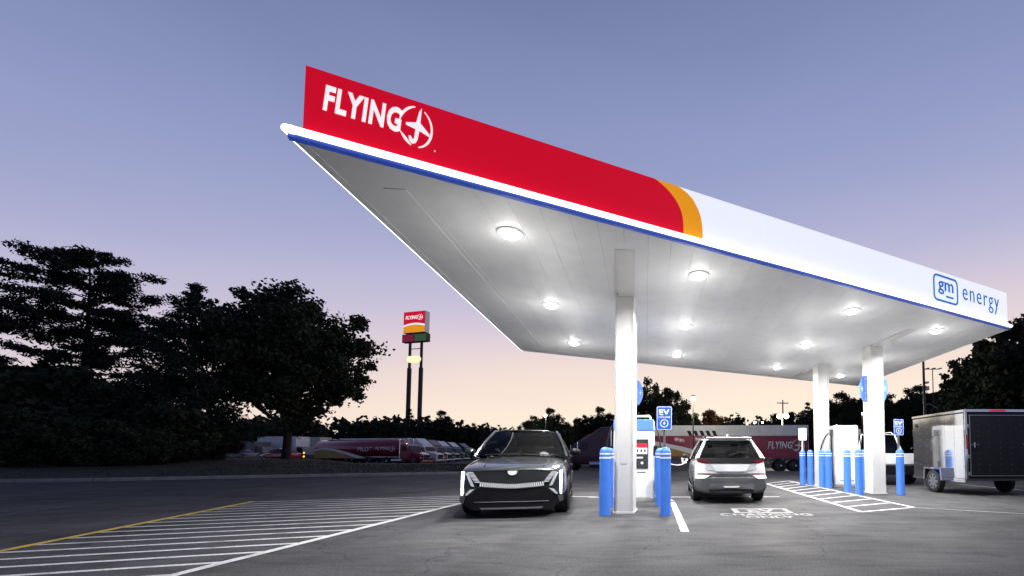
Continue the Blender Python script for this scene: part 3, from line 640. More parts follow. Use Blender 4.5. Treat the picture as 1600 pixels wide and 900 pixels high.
def wheel(parent, x_, y_, r=.36, w=.24, spokes=6, rim=M_alu):
    s = 1 if x_ > 0 else -1
    key = (r, w, spokes)
    if key not in WM:
        t_ = MB().lathe([(r*.66, -w*.42), (r*.70, -w/2), (r*.90, -w/2), (r*.985, -w*.40), (r, -w*.2), (r, w*.2), (r*.985, w*.40), (r*.90, w/2), (r*.70, w/2), (r*.66, w*.42)], 36, 'X').mesh('tyre')
        q = MB().lathe([(r*.67, -w*.3), (r*.67, w*.44), (r*.63, w*.46), (r*.60, w*.30), (r*.25, w*.18), (.001, w*.18)], 32, 'X')
        for k in range(spokes):
            a = 2*math.pi*k/spokes; q.add([Vector((w*.20+dx, (rr)*math.cos(a)-tt*math.sin(a), rr*math.sin(a)+tt*math.cos(a))) for rr, tt0, dx0 in ((r*.12, .05, .05), (r*.64, .028, .055)) for tt in (-tt0, tt0) for dx in (0, dx0)],
                [(0, 1, 3, 2), (4, 6, 7, 5), (0, 4, 5, 1), (2, 3, 7, 6), (1, 5, 7, 3), (0, 2, 6, 4)])
        q.lathe([(.001, w*.2), (r*.2, w*.2), (r*.2, w*.45), (.001, w*.46)], 16, 'X')
        WM[key] = (t_, q.mesh('rim'))
    e = bpy.data.objects.new('wheel', None); C.objects.link(e); e.parent = parent; e.location = (x_-s*w/2, y_, r); e.rotation_euler = (0, 0, 0 if s > 0 else math.pi)
    link('tyre', WM[key][0], M_rub, e, True); link('rim', WM[key][1], rim, e, True)
    return e
def patch(a, b, c, d, bul, n=8):   # bilinear patch a-b (bottom) c-d (top) bulged along bul
    a, b, c, d, bul = [Vector(q) for q in (a, b, c, d, bul)]
    return MB().grid(lambda u, v: tuple((a.lerp(b, u)).lerp(c.lerp(d, u), v)+bul*(4*u*(1-u))*(.35+.65*4*v*(1-v))), n, n)
def greenhouse(parent, m, yf, yr, wb, zb_f, zb_r, tf, tr, wt, zt, gm_f=M_glass, gm_r=M_glassd, ym=None, roof_m=None):
    """yf/yr base front/rear, tf/tr roof front/rear; wb, wt half widths"""
    A = [(-wb*.95, yf, zb_f), (wb*.95, yf, zb_f)]; B = [(-wb*.93, yr, zb_r), (wb*.93, yr, zb_r)]
    T = [(-wt, tf, zt-.03), (wt, tf, zt-.03)]; U = [(-wt*.95, tr, zt-.05), (wt*.95, tr, zt-.05)]
    patch(A[0], A[1], T[0], T[1], (0, .10, .02)).build('windscreen', gm_f, parent, smooth=True)
    patch(B[0], B[1], U[0], U[1], (0, -.07, .01)).build('rear_window', gm_r, parent, smooth=True)
    V = Vector
    def roof(u, v):
        a = V(T[0]).lerp(V(T[1]), u); b = V(U[0]).lerp(V(U[1]), u); p = a.lerp(b, v)
        p.z += .045*(1-(2*u-1)**4)+.03*math.sin(math.pi*v); p.y += (.04*(1-(2*u-1)**2))*(1-2*v); return tuple(p)
    o = MB().grid(roof, 12, 10).build('roof', roof_m or m, parent, smooth=True)
    so_ = o.modifiers.new('s', 'SOLIDIFY'); so_.thickness = .03; so_.offset = -1
    for s in (-1, 1):
        i = 0 if s < 0 else 1; ym_ = ym if ym is not None else (yf+yr)/2
        bm_ = V((s*wb*.985, ym_, (zb_f+zb_r)/2-.02)); tm_ = V((s*wt*1.0, (tf+tr)/2, zt-.02))
        patch(V(A[i]), bm_, V(T[i]), tm_, (s*.03, 0, 0), 6).build('side_window', gm_f, parent, smooth=True)
        patch(bm_, V(B[i]), tm_, V(U[i]), (s*.03, 0, 0), 6).build('side_window', gm_r, parent, smooth=True)
        MB().tube([V(A[i])+V((0, .03, -.02)), V(A[i]).lerp(V(T[i]), .5)+V((s*.012, .035, .012)), V(T[i])+V((0, 0, .005)), tm_+V((0, 0, .012)), V(U[i])+V((0, 0, .0)), V(B[i])+V((0, 0, -.02))], [.035, .032, .03, .028, .035, .055], 8).build('roof_pillar', m, parent, smooth=True)
        MB().tube([bm_, tm_], .025, 6).build('door_pillar', M_blk, parent)
    for sx in (-.38, .38):     # seats seen through the glass
        yq = yf-1.05
        st = MB().box((sx, yq, zb_f-.02), (.46, .16, .5), rx=R(-10)).build('seat', M_seat, parent, bevel=.06, seg=3)
        MB().box((sx, yq-.06, zb_f+.30), (.26, .12, .18), rx=R(-8)).build('headrest', M_seat, st, bevel=.05, seg=3)
def mirror(parent, s, x_, y_, z_, m, w=.24, h=.16):
    ar = MB().box((s*(x_+.05), y_, z_-.04), (.12, .06, .04)).build('mirror_arm', M_blk, parent)
    o = MB().lathe([(.001, -.09), (.6, -.08), (.92, -.02), (1, .04), (.95, .07), (.001, .07)], 20, 'Y').build('mirror', m, parent, smooth=True)
    o.scale = (w/2, 1, h/2); o.location = (s*(x_+.05+w/2), y_, z_)
def bent(poly, fy, off, thick, sub=6):
    """a thin plate on a curved front: poly (x, z) outline, fy(x, z) surface depth"""
    pts = []
    for i in range(len(poly)):
        a, b = poly[i], poly[(i+1) % len(poly)]; k = max(1, int(math.hypot(a[0]-b[0], a[1]-b[1])/.12))
        pts += [(a[0]+(b[0]-a[0])*j/k, a[1]+(b[1]-a[1])*j/k) for j in range(k)]
    k = len(pts); s = 1 if thick > 0 else -1
    cxm, czm = sum(p[0] for p in pts)/k, sum(p[1] for p in pts)/k
    f = [(p[0], fy(*p)+off, p[1]) for p in pts]; bk = [(p[0], fy(*p)+off-thick, p[1]) for p in pts]
    m = MB(); m.add(f+bk, [(i, (i+1) % k, (i+1) % k+k, i+k) for i in range(k)])
    me = bpy.data.meshes.new('t'); return m, f
def plate(name, poly, fy, off, thick, mm, parent):
    m, f = bent(poly, fy, off, thick)
    k = len(f); bm = bmesh.new(); vs = [bm.verts.new(v) for v in m.v]
    for q in m.f: bm.faces.new([vs[i] for i in q])
    ff = bm.faces.new(vs[:k]); fb = bm.faces.new(vs[k:][::-1])
    bmesh.ops.triangulate(bm, faces=[ff, fb]); bmesh.ops.recalc_face_normals(bm, faces=bm.faces)
    me = bpy.data.meshes.new(name); bm.to_mesh(me); bm.free(); return link(name, me, mm, parent)
def mirror_poly(p): return [(-a, b) for a, b in p][::-1]

# --- dark grey electric crossover, nose to the camera
def dark_car():
    p = Vector((-3.04, 8.02, 0)); yaw = R(180+12.5)
    c = thing('parked_car', 'dark grey electric crossover facing the camera with lit vertical headlamps', 'car', (0, 0, 0), yaw)
    fwd = Vector((-math.sin(yaw), math.cos(yaw), 0)); c.location = p-fwd*2.46
    st = [(2.47, .80, .42, .80, .86), (2.44, .88, .36, .86, .905), (2.28, .955, .33, .92, .965), (1.75, .985, .22, .985, 1.06), (1.25, .99, .20, 1.03, 1.15), (.9, .99, .20, 1.05, 1.12),
          (0, .985, .20, 1.06, 1.08), (-1.4, .985, .20, 1.09, 1.10), (-2.15, .965, .24, 1.10, 1.13), (-2.42, .90, .32, 1.06, 1.09), (-2.5, .82, .42, .95, .98)]
    hull(st, (1.60, -1.50), .41, M_lyr, c)
    greenhouse(c, M_lyr, 1.28, -2.15, .97, 1.13, 1.12, .55, -1.35, .66, 1.70, ym=-.35)
    for x_ in (-.99, .99):
        for y_ in (1.60, -1.50): wheel(c, x_, y_, .375, .28, 6)
    fy = lambda x_, z_: 2.475-.10*abs(x_/.95)**3-.10*max(0, z_-.72)-.03*max(0, .5-z_)
    lo = [(-.60, .56), (.60, .56), (.76, .42), (.90, .36), (.90, .31), (.74, .20), (.66, .16), (-.66, .16), (-.74, .20), (-.90, .31), (-.90, .36), (-.76, .42)]
    plate('lower_intake', lo, fy, .022, .10, M_blk, c)
    gr = [(-.68, .855), (.68, .855), (.58, .66), (.50, .565), (.10, .530), (0, .548), (-.10, .530), (-.50, .565), (-.58, .66)]
    plate('grille', gr, fy, .032, .08, mat('grille_black', (.010, .011, .013), .3, var=.3, scale=60, bump=.6, bscale=90), c)
    plate('nose_trim', [(-.70, .880), (.70, .880), (.72, .862), (-.72, .862)], fy, .036, .05, M_chr, c)
    bm_ = None
    for s in (-1, 1):
        for k in range(15):     # slanted bright grille fins, low row
            x0 = s*(.020+k*.037); z0 = .548+.0030*k
            pl = [(x0, z0), (x0+s*.016, z0), (x0-s*.018+s*.016, z0+.075), (x0-s*.018, z0+.075)]
            plate('grille_fin', pl if s > 0 else pl[::-1], fy, .050, .014, M_fin, c)
        for k in range(8):      # side fins
            z0 = .655+k*.025; xi = .545+k*.018
            pl = [(s*xi, z0), (s*(xi+.10), z0+.012), (s*(xi+.10), z0+.021), (s*xi, z0+.012)]
            plate('grille_fin', pl if s > 0 else pl[::-1], fy, .050, .014, mat('fin_dim', (.6, .6, .6), .3, emit=(.9, .95, 1), estr=.30, var=.05), c)
        pod = [(.66, .84), (.855, .862), (.885, .80), (.875, .43), (.81, .40), (.66, .55), (.62, .60)]
        pod = [(s*a, b) for a, b in pod]; plate('headlamp_housing', pod if s > 0 else pod[::-1], fy, .028, .06, M_blk, c)
        barp = [(s*a, b) for a, b in [(.828, .852), (.875, .858), (.872, .43), (.845, .43)]]
        hb = plate('headlamp', barp if s > 0 else barp[::-1], fy, .046, .03, M_hl, c)
        inn = [(s*a, b) for a, b in [(.755, .83), (.808, .835), (.705, .60), (.645, .58)]]
        plate('headlamp_blade', inn if s > 0 else inn[::-1], fy, .042, .03, M_hl2, c)
        inn2 = [(s*a, b) for a, b in [(.64, .545), (.73, .53), (.805, .44), (.78, .425)]]
        plate('headlamp_blade', inn2 if s > 0 else inn2[::-1], fy, .042, .03, M_hl2, c)
        mirror(c, s, .93, .92, 1.22, M_blk if s < 0 else M_lyr, .22, .16)
        MB().box((s*.985, 0.0, .30), (.03, 2.3, .05)).build('sill_trim', M_chr, c, bevel=.01)
        for y_ in (.25, -.75): MB().box((s*.985, y_, .92), (.03, .18, .03)).build('door_handle', M_lyr, c, bevel=.01)
        fog = [(s*a, b) for a, b in [(.80, .40), (.90, .42), (.90, .31), (.84, .28)]]
        plate('air_curtain', fog if s > 0 else fog[::-1], fy, .034, .02, M_pgr, c)
    plate('emblem', [(-.085, .865), (.085, .865), (.07, .815), (.03, .79), (-.03, .79), (-.07, .815)], fy, .06, .02, M_sw, c)
    plate('bumper_strip', [(-.64, .315), (.64, .315), (.64, .300), (-.64, .300)], fy, .036, .03, M_chr, c)
    plate('skid_plate', [(-.55, .205), (.55, .205), (.52, .175), (-.52, .175)], fy, .038, .05, M_alu, c)
    for s in (-1, 1):   # hood creases
        MB().tube([(s*.52, 2.30, .955), (s*.60, 1.8, 1.045), (s*.66, 1.3, 1.125)], .012, 6).build('hood_crease', M_lyr, c, smooth=True)
    MB().tube([(-.75, 1.32, 1.145), (-.1, 1.36, 1.165), (.1, 1.35, 1.17)], .012, 6).build('wiper', M_blk, c)
    MB().tube([(-.05, 1.35, 1.165), (.5, 1.37, 1.165), (.72, 1.33, 1.15)], .012, 6).build('wiper', M_blk, c)
    return c
dark_car()

# --- white hatchback, tail to the camera
def white_car():
    c = thing('parked_car', 'white electric hatchback seen from behind, plugged in beside the left charger', 'car', (1.215, 10.35+2.15, 0), R(.8))
    st = [(2.15, .60, .40, .70, .78), (2.05, .76, .28, .86, .90), (1.6, .87, .22, .93, 1.0), (1.0, .885, .20, .98, 1.09), (.4, .885, .20, 1.0, 1.02), (-.8, .885, .20, 1.03, 1.04),
          (-1.6, .885, .22, 1.07, 1.09), (-1.98, .87, .26, 1.06, 1.08), (-2.10, .83, .32, 1.0, 1.03), (-2.15, .78, .40, .90, .93)]
    hull(st, (1.32, -1.36), .385, M_cwh, c)
    greenhouse(c, M_cwh, 1.0, -1.98, .86, 1.06, 1.06, .30, -1.62, .60, 1.555, ym=-.25, gm_r=M_glassd)
    for x_ in (-.885, .885):
        for y_ in (1.32, -1.36): wheel(c, x_, y_, .345, .235, 5)
    hull([(-2.235, .70, .27, .60, .615), (-2.215, .82, .24, .62, .64), (-2.08, .885, .22, .66, .68), (-1.80, .892, .22, .60, .62)], (), 0, M_pgr, c, 'bumper')
    fy = lambda x_, z_: (-2.160 if z_ > .66 else -2.225)+.10*abs(x_/.85)**3+.20*max(0, z_-.90)
    P = lambda n_, q, o_, t_, m: plate(n_, [(-a, b) for a, b in q], fy, -o_, -t_, m, c)
    P('hatch_glass_trim', [(-.80, 1.075), (.80, 1.075), (.80, .985), (.70, .955), (-.70, .955), (-.80, .985)], .035, .05, M_blk)
    P('bumper_step', [(-.44, .70), (.44, .70), (.50, .665), (-.50, .665)], .04, .06, M_pgr)
    P('bumper_insert', [(-.62, .48), (.62, .48), (.72, .36), (.60, .345), (-.60, .345), (-.72, .36)], .03, .03, mat('bumper_silver', (.18, .18, .19), .4, .3, var=.1))
    P('diffuser', [(-.55, .335), (.55, .335), (.5, .26), (-.5, .26)], .03, .03, M_blk)
    P('reversing_lamp', [(-.19, .42), (.19, .42), (.16, .385), (-.16, .385)], .05, .02, M_refl)
    P('plate_recess', [(-.46, .93), (.46, .93), (.36, .76), (-.36, .76)], .022, .03, mat('paint_white_shade', (.76, .76, .75), .35, var=.03))
    P('hatch_seam', [(-.82, .712), (.82, .712), (.82, .703), (-.82, .703)], .03, .02, M_blk)
    for s in (-1, 1):
        f = lambda q: [(s*a, b) for a, b in q] if s > 0 else [(s*a, b) for a, b in q][::-1]
        P('tail_lamp', f([(.50, 1.00), (.80, 1.045), (.80, .99), (.60, .965)]), .05, .05, M_tail)
        P('low_reflector', f([(.46, .705), (.80, .710), (.80, .680), (.50, .675)]), .045, .03, M_tail)
        P('low_lamp', f([(.50, .672), (.82, .678), (.84, .60), (.62, .60)]), .068, .06, M_refl)
        P('hatch_fold', f([(.48, .94), (.80, .94), (.80, .80), (.40, .78)]), .018, .03, mat('paint_pale_grey', (.66, .67, .68), .25, .2, var=.04, coat=.8))
        mirror(c, s, .87, .72, 1.10, M_blk, .20, .15)
        MB().tube([(s*.60, .2, 1.56), (s*.60, .1, 1.615), (s*.59, -1.4, 1.61), (s*.585, -1.55, 1.545)], .017, 6).build('roof_rail', M_chr, c, smooth=True)
        MB().box((s*.885, -.05, .28), (.04, 2.0, .12)).build('sill_cladding', M_pgr, c, bevel=.02)
    MB().box((0, -1.72, 1.56), (1.12, .24, .035), rx=R(-6)).build('spoiler', M_cwh, c, bevel=.015)
    MB().tube([(-.02, -2.06, 1.13), (.25, -1.99, 1.22), (.42, -1.97, 1.22)], .012, 6).build('wiper', M_blk, c)
    MB().box((0, -1.45, 1.635), (.05, .14, .06)).build('roof_fin', M_cwh, c, bevel=.015)
    MB().lathe([(.001, 0), (.055, 0), (.055, .03), (.001, .03)], 16, 'X', (-.91, 1.62, .90)).build('charge_port', M_blk, c)
    return c
wc = white_car()
plug = thing('charging_lead', 'white charging plug with lead running from the left charger to the white car', 'charging lead', (-.1, 12.0, 0))
cable([(-.42+.1, 10.95-12, 1.25), (-.25+.1, 11.2-12, .95), (-.02+.1, 12.0-12, .86), (.16+.1, 13.2-12, .88), (.26+.1, 13.7-12, .98)], .016, 'cable', plug, M_sw)
MB().tube([(.27+.1, 14.0-12, .98), (.24+.1, 13.75-12, 1.06), (.12+.1, 13.65-12, 1.02), (.14+.1, 13.7-12, .90), (.33, 1.85, .90)], .04, 8).build('connector', M_sw, plug, smooth=True)

# --- white pickup in front of the trailer
def pickup():
    c = thing('parked_truck', 'white pickup partly hidden between the right column and the black trailer', 'pickup', (8.15, 19.0, 0), R(3))
    st = [(2.75, .80, .45, .95, 1.0), (2.6, .96, .38, 1.10, 1.14), (1.6, 1.0, .34, 1.14, 1.2), (1.0, 1.0, .34, 1.15, 1.22), (0, 1.0, .34, 1.15, 1.17), (-2.0, 1.0, .34, 1.15, 1.17), (-2.7, .99, .38, 1.15, 1.17), (-2.8, .95, .44, 1.12, 1.14)]
    hull(st, (1.7, -1.75), .48, M_cwh, c)
    greenhouse(c, M_cwh, 1.05, -1.3, .97, 1.20, 1.16, .4, -1.1, .75, 1.98, gm_f=M_glassd)
    for x_ in (-1.0, 1.0):
        for y_ in (1.7, -1.75): wheel(c, x_, y_, .42, .29, 6)
    for s in (-1, 1):
        MB().tube([(s*.7, .3, 1.98), (s*.7, .2, 2.05), (s*.68, -.9, 2.05), (s*.68, -1.05, 1.95)], .02, 6).build('roof_rail', M_cwh, c, smooth=True)
        MB().box((s*.90, -2.79, 1.0), (.14, .06, .30)).build('tail_lamp', M_tail, c, bevel=.02)
        mirror(c, s, .98, .85, 1.3, M_cwh, .22, .24)
    MB().box((0, -2.84, .58), (1.9, .16, .34)).build('rear_bumper', M_blk, c, bevel=.03)
    MB().box((0, -2.81, .98), (1.55, .03, .40)).build('tailgate', M_cwh, c, bevel=.03)
    MB().tube([(0, -2.8, .5), (0, -3.1, .45)], .03, 8).build('tow_hitch', M_blk, c)
pickup()
# --- black enclosed trailer
def trailer():
    Yr = 12.2; X0 = 8.02; w, l, h0, h1 = 1.95, 2.55, .42, 2.37
    c = thing('cargo_trailer', 'black enclosed cargo trailer with rear ramp door and polished side', 'trailer', (X0+w/2, Yr, 0), R(2))
    MB().box((0, l/2, (h0+h1)/2), (w, l, h1-h0)).build('box', M_trl, c, bevel=.02)
    for k in range(6):   # polished side skins on the forecourt side, riveted
        y0 = .04+k*(l-.08)/6; y1 = y0+(l-.08)/6-.006
        MB().box((-w/2-.004, (y0+y1)/2, (h0+h1)/2), (.008, y1-y0, h1-h0-.12)).build('side_sheet', M_trs, c)
        for j in range(9): MB().lathe([(.001, -.012), (.009, -.010), (.009, 0)], 6, 'X', (-w/2-.004, y0+.03, h0+.2+j*.2)).build('rivet', M_steel, c)
    fr = M_trs
    for x_ in (-w/2+.02, w/2-.02): MB().box((x_, -.008, (h0+h1)/2), (.06, .03, h1-h0)).build('corner_post', fr if x_ < 0 else M_dsteel, c)
    MB().box((0, -.008, h1+.01), (w+.02, .05, .08)).build('roof_edge', fr, c, bevel=.01); MB().box((-w/2, l/2, h1+.01), (.05, l, .07)).build('roof_edge', fr, c, bevel=.01)
    MB().box((0, .0+l/2, h1+.03), (w-.05, l-.05, .03)).build('roof', M_twh, c)
    MB().box((0, -.014, h0+.03), (w, .04, .06)).build('rear_sill', M_dsteel, c)
    MB().box((0, -.022, (h0+h1)/2+.02), (w-.22, .03, h1-h0-.26)).build('ramp_door', M_trl, c, bevel=.006)
    for z_, x_, sx, sz in ((h1-.12, 0, w-.2, .014), (h0+.14, 0, w-.2, .014), ((h0+h1)/2, -w/2+.11, .014, h1-h0-.26), ((h0+h1)/2, w/2-.11, .014, h1-h0-.26)):
        MB().box((x_, -.040, z_), (sx, .012, sz)).build('door_trim', M_alu, c)
    for j in range(5):
        for k in range(10): MB().lathe([(.001, -.046), (.007, -.044), (.007, -.036)], 6, 'Y', (-w/2+.35+j*.31, 0, h0+.3+k*.155)).build('rivet', M_steel, c)
    MB().tube([(-w/2+.12, -.06, 1.42), (-w/2+.36, -.06, 1.42)], .016, 6).build('door_handle', M_chr, c); MB().box((-w/2+.22, -.05, 1.42), (.03, .03, .14)).build('latch', M_chr, c)
    MB().tube([(w/2-.12, -.06, 1.42), (w/2-.36, -.06, 1.42)], .016, 6).build('door_handle', M_chr, c)
    MB().box((-w/2+.035, -.03, 1.5), (.05, .02, .40)).build('tail_lamp', M_tail, c, bevel=.005); MB().box((w/2-.035, -.03, 1.5), (.05, .02, .40)).build('tail_lamp', M_tail, c, bevel=.005)
    MB().box((-.05, -.04, h1+.01), (.45, .02, .04)).build('marker_lamp', mat('marker_red', (.5, .01, .02), .3, emit=(.6, .01, .02), estr=.3), c)
    for z_ in (1.95, 1.1, .62): MB().box((-w/2+.07, -.03, z_), (.04, .03, .10)).build('hinge', M_steel, c)
    for s in (-1, 1):
        wheel(c, s*(w/2+.20), l*.48, .34, .20, 8, M_alu)
        x_ = s*(w/2+.105)
        MB().prism([(-.46, .38), (-.40, .38), (-.36, .70), (.36, .70), (.40, .38), (.46, .38), (.42, .76), (-.42, .76)], ((x_-.11, l*.48, 0), (0, 1, 0), (0, 0, 1)), .22).build('mudguard', M_trs, c, bevel=.01)
    MB().box((-w/2-.002, l/2, h0+.0), (.05, l, .10)).build('side_rail', fr, c)
    MB().lathe([(.001, -.03), (.06, -.03), (.07, 0)], 14, 'X', (-w/2-.008, l-.25, 2.1)).build('side_vent', M_blk, c)
    for s in (-.5, .5): MB().tube([(s, l, .45), (0, l+1.1, .45)], .04, 6).build('drawbar', M_dsteel, c)
    MB().tube([(0, l+1.0, 0.0), (0, l+1.0, .75)], .03, 8).build('jack', M_steel, c)
trailer()
# ------------------------------------------------------------------ semi trucks
def semi(label, loc, rz, cm, kind='box', tl=14.0, tm=M_twh, lower=None, group=None, logo=None, swoosh=False, fair=None, day=False):
    """tractor nose at local y = 0, everything behind it at negative y"""
    c = thing('semi_truck', label, 'truck', loc, rz, group)
    # tractor
    MB().add([(-.85, -.15, .55), (.85, -.15, .55), (.85, -.15, 1.55), (-.85, -.15, 1.55), (-1.05, -2.0, .55), (1.05, -2.0, .55), (1.05, -2.0, 1.95), (-1.05, -2.0, 1.95)],
             [(0, 1, 2, 3), (7, 6, 5, 4), (0, 4, 5, 1), (3, 2, 6, 7), (1, 5, 6, 2), (0, 3, 7, 4)]).build('hood', cm, c, bevel=.10, seg=3)
    prof = [(-1.85, .7), (-1.85, 1.9), (-2.25, 2.75), (-2.6, 2.95), (-4.0, 3.95), (-4.9, 4.0), (-4.9, .7)]
    if day: prof = [(-1.85, .7), (-1.85, 1.9), (-2.25, 2.75), (-2.6, 2.95), (-3.3, 2.95), (-3.3, .7)]
    MB().prism(prof, ((-1.18, 0, 0), (0, 1, 0), (0, 0, 1)), 2.36).build('cab', cm, c, bevel=.08, seg=3)
    MB().add([(-1.0, -1.86, 1.98), (1.0, -1.86, 1.98), (.98, -2.22, 2.68), (-.98, -2.22, 2.68), (-1.0, -1.80, 2.0), (1.0, -1.80, 2.0), (.98, -2.17, 2.7), (-.98, -2.17, 2.7)],
             [(0, 1, 2, 3), (7, 6, 5, 4), (0, 4, 5, 1), (3, 2, 6, 7), (1, 5, 6, 2), (0, 3, 7, 4)]).build('windscreen', M_glassd, c)
    MB().box((0, -.12, 1.05), (1.2, .08, .9)).build('grille', M_chr, c, bevel=.04)
    MB().box((0, -.02, .42), (2.4, .25, .40)).build('bumper', M_chr if cm is not M_mar else M_mar, c, bevel=.06)
    if fair:
        MB().prism([(-2.62, 3.0), (-4.0, 4.0), (-4.85, 4.05), (-4.85, 4.10), (-4.0, 4.08), (-2.55, 3.05)], ((-1.0, 0, 0), (0, 1, 0), (0, 0, 1)), 2.0).build('roof_fairing', fair, c, bevel=.03)
    for s in (-1, 1):
        MB().box((s*.95, -.22, .95), (.24, .12, .28)).build('headlamp', M_chr, c, bevel=.04)
        MB().box((s*1.185, -2.55, 2.25), (.02, .75, .65)).build('side_window', M_glassd, c, bevel=.03)
        MB().box((s*1.42, -2.0, 2.35), (.12, .10, .60)).build('mirror', M_chr, c, bevel=.03)
        MB().tube([(s*1.22, -3.4 if day else -4.99, .9), (s*1.22, -3.4 if day else -4.99, 3.7 if day else 3.9)], .075, 10).build('exhaust_stack', M_chr, c, smooth=True)
        MB().lathe([(.05, -.9), (.32, -.85), (.32, .85), (.05, .9)], 18, 'Y', (s*.98, -3.9, .65)).build('fuel_tank', M_chr, c, smooth=True)
        wheel(c, s*1.22, -1.15, .52, .30, 8, M_chr)
        for y_ in ((-4.3, -5.6) if day else (-5.6, -6.9)): wheel(c, s*1.22, y_, .52, .50, 8, M_chr)
    MB().box((0, -5.9, .85), (.9, 2.8, .25)).build('frame', M_dsteel, c)
    # trailer
    y1 = -3.55 if day else -5.25; y0 = y1-tl; ym = (y0+y1)/2
    if kind == 'box':
        tb = MB().box((0, ym, 1.2+1.45), (2.55, tl, 2.9)).build('trailer_box', tm, c, bevel=.03)
        if lower:
            for s in (-1, 1): MB().box((s*1.282, ym, 2.2), (.012, tl-.1, 1.95)).build('side_livery', lower, tb)
        for k in range(3): pass
    else:
        a = arc(0, 0, 1, 0, 360, 27)[:-1]
        ring = lambda y_, k: [(1.25*k*q[0], y_, 2.35+1.28*k*q[1]) for q in a]
        tb = MB().loft([ring(y1, .70), ring(y1-.12, .93), ring(y1-.35, 1), ring(y0+.35, 1), ring(y0+.12, .93), ring(y0, .70)]).build('tank', tm, c, smooth=True)
        MB().box((0, ym, 3.66), (.7, tl-2.5, .07)).build('catwalk', M_alu, c)
        for k in range(4): MB().lathe([(.001, 0), (.25, 0), (.25, .12), (.001, .16)], 14, 'Z', (0, y0+2.2+k*(tl-4.4)/3, 3.62)).build('hatch', M_alu, c)
        MB().box((0, ym, 1.15), (1.2, tl-.6, .16)).build('frame', M_alu, c)
    if kind == 'box' and lower:
        for k in range(5):
            b0 = -12.0-k*.55; MB().prism([(b0, 3.18), (b0-.28, 3.18), (b0-.10, 3.62), (b0+.22, 3.62)][::-1], ((-1.285, 0, 0), (0, 1, 0), (0, 0, 1)), -.012).build('livery_block', M_blk, c)
    for y_ in (y0+1.1, y0+2.4):
        for s in (-1, 1): wheel(c, s*1.22, y_, .52, .50, 8, M_chr)
    for s in (-1, 1):
        MB().box((s*1.0, y1-2.2, .75), (.10, .12, .9)).build('landing_leg', M_dsteel, c)
        MB().box((s*1.15, y0-.02, 1.3), (.22, .05, .12)).build('tail_lamp', M_tail, c)
        if logo and s == logo[0]:
            xx = s*1.30; rgt = (0, 1, 0) if s > 0 else (0, -1, 0)
            o_ = (xx, logo[1], logo[2]); flying_logo(c, o_, rgt, (0, 0, 1), logo[3], logo[4], M_sw, .02, .2)
            if len(logo) > 5:
                text('lettering', logo[5], c, (xx, logo[6], logo[2]+.05), rgt, (0, 0, 1), logo[7], logo[4]*.7, M_sw, .02, bold=.02)
        if swoosh:
            sg = 1 if swoosh == 'rear' else -1; yb = y0+.2 if sg > 0 else y1-.2
            pl = [(0, .95), (0, 2.25), (1.5, 2.45), (3.5, 2.3), (6, 1.8), (8.5, 1.15), (9, .95)]; pg = [(0, .95), (0, 2.0), (1.5, 2.2), (3.2, 2.05), (5.2, 1.6), (7, 1.1), (7.4, .95)]
            if kind == 'box': pl = [(a, b+.4) for a, b in pl]; pg = [(a, b+.4) for a, b in pg]
            rr = Vector((0, sg, 0)); dep = .01
            for q, off, m_ in ((pl, 1.292, M_sw), (pg, 1.306, M_tgold)):
                MB().prism(q, ((s*off, yb, 0), rr, (0, 0, 1)), .01*(1 if (rr.cross(Vector((0, 0, 1))).x*s) > 0 else -1)).build('livery_swoosh', m_, c)
    return c
E_ = 'semi trucks parked in a row on the lot beyond the grass bank'
def truck_at(pxn, Yn, pxt, Yt):       # nose and tail pixel columns at given depths -> location, heading
    a = Vector(((pxn-CX)/FPX*Yn, Yn, 0)); b = Vector(((pxt-CX)/FPX*Yt, Yt, 0)); d = (a-b)
    return Vector((a.x, a.y, gz(a.x, a.y))), math.atan2(-d.x, d.y), d.length
hd = R(-101)
def row(px, Y, *a, **k):
    p = Vector(((px-CX)/FPX*Y, Y, 0)); p.z = gz(p.x, p.y); return semi(a[0], p, hd, *a[1:], **k)
row(668, 62, 'maroon tanker truck with gold swoosh and white lettering beyond the grass bank', M_mar, 'tank', 14.6, M_mar, group=E_, swoosh='rear', logo=(1, -7.4, 1.9, 3.3, .85, 'PILOT', -10.4, 2.5), day=True)
row(690, 70, 'white nosed semi truck parked directly behind the maroon tanker', M_twh, 'box', 13, M_twh, group=E_, fair=M_twh)
row(704, 78, 'rust red semi truck in the middle of the parked row', M_tbrn, 'box', 13, M_tbrn, group=E_, fair=M_tbrn)
row(716, 86, 'grey semi truck behind the rust red one in the parked row', M_tgry, 'box', 13, M_twh, group=E_, fair=M_twh)
row(730, 95, 'pale roofed semi truck second from the far end of the parked row', M_tgry, 'box', 13, M_tgry, group=E_, fair=M_twh)
row(745, 106, 'dark navy semi truck at the far end of the parked row', M_tnav, 'box', 13, M_tnav, group=E_, fair=M_tgry)
def wide(px, Y, *a, rz=R(90), **k):
    p = Vector(((px-CX)/FPX*Y, Y, 0)); p.z = gz(p.x, p.y); return semi(a[0], p, rz, *a[1:], **k)
wide(876, 40.5, 'dark maroon semi truck with white topped trailer standing behind the white car', mat('cab_dark_maroon', (.045, .006, .012), .3, var=.08, coat=.6), 'box', 17.2, M_twh, lower=M_mar, rz=R(87), swoosh='front', logo=(-1, -18.9, 1.75, 3.2, 1.1), group='trucks behind the chargers')
wide(872, 54, 'second dark truck and tanker behind the white topped trailer', M_tnav, 'tank', 21.5, M_mar, rz=R(88), group='trucks behind the chargers')
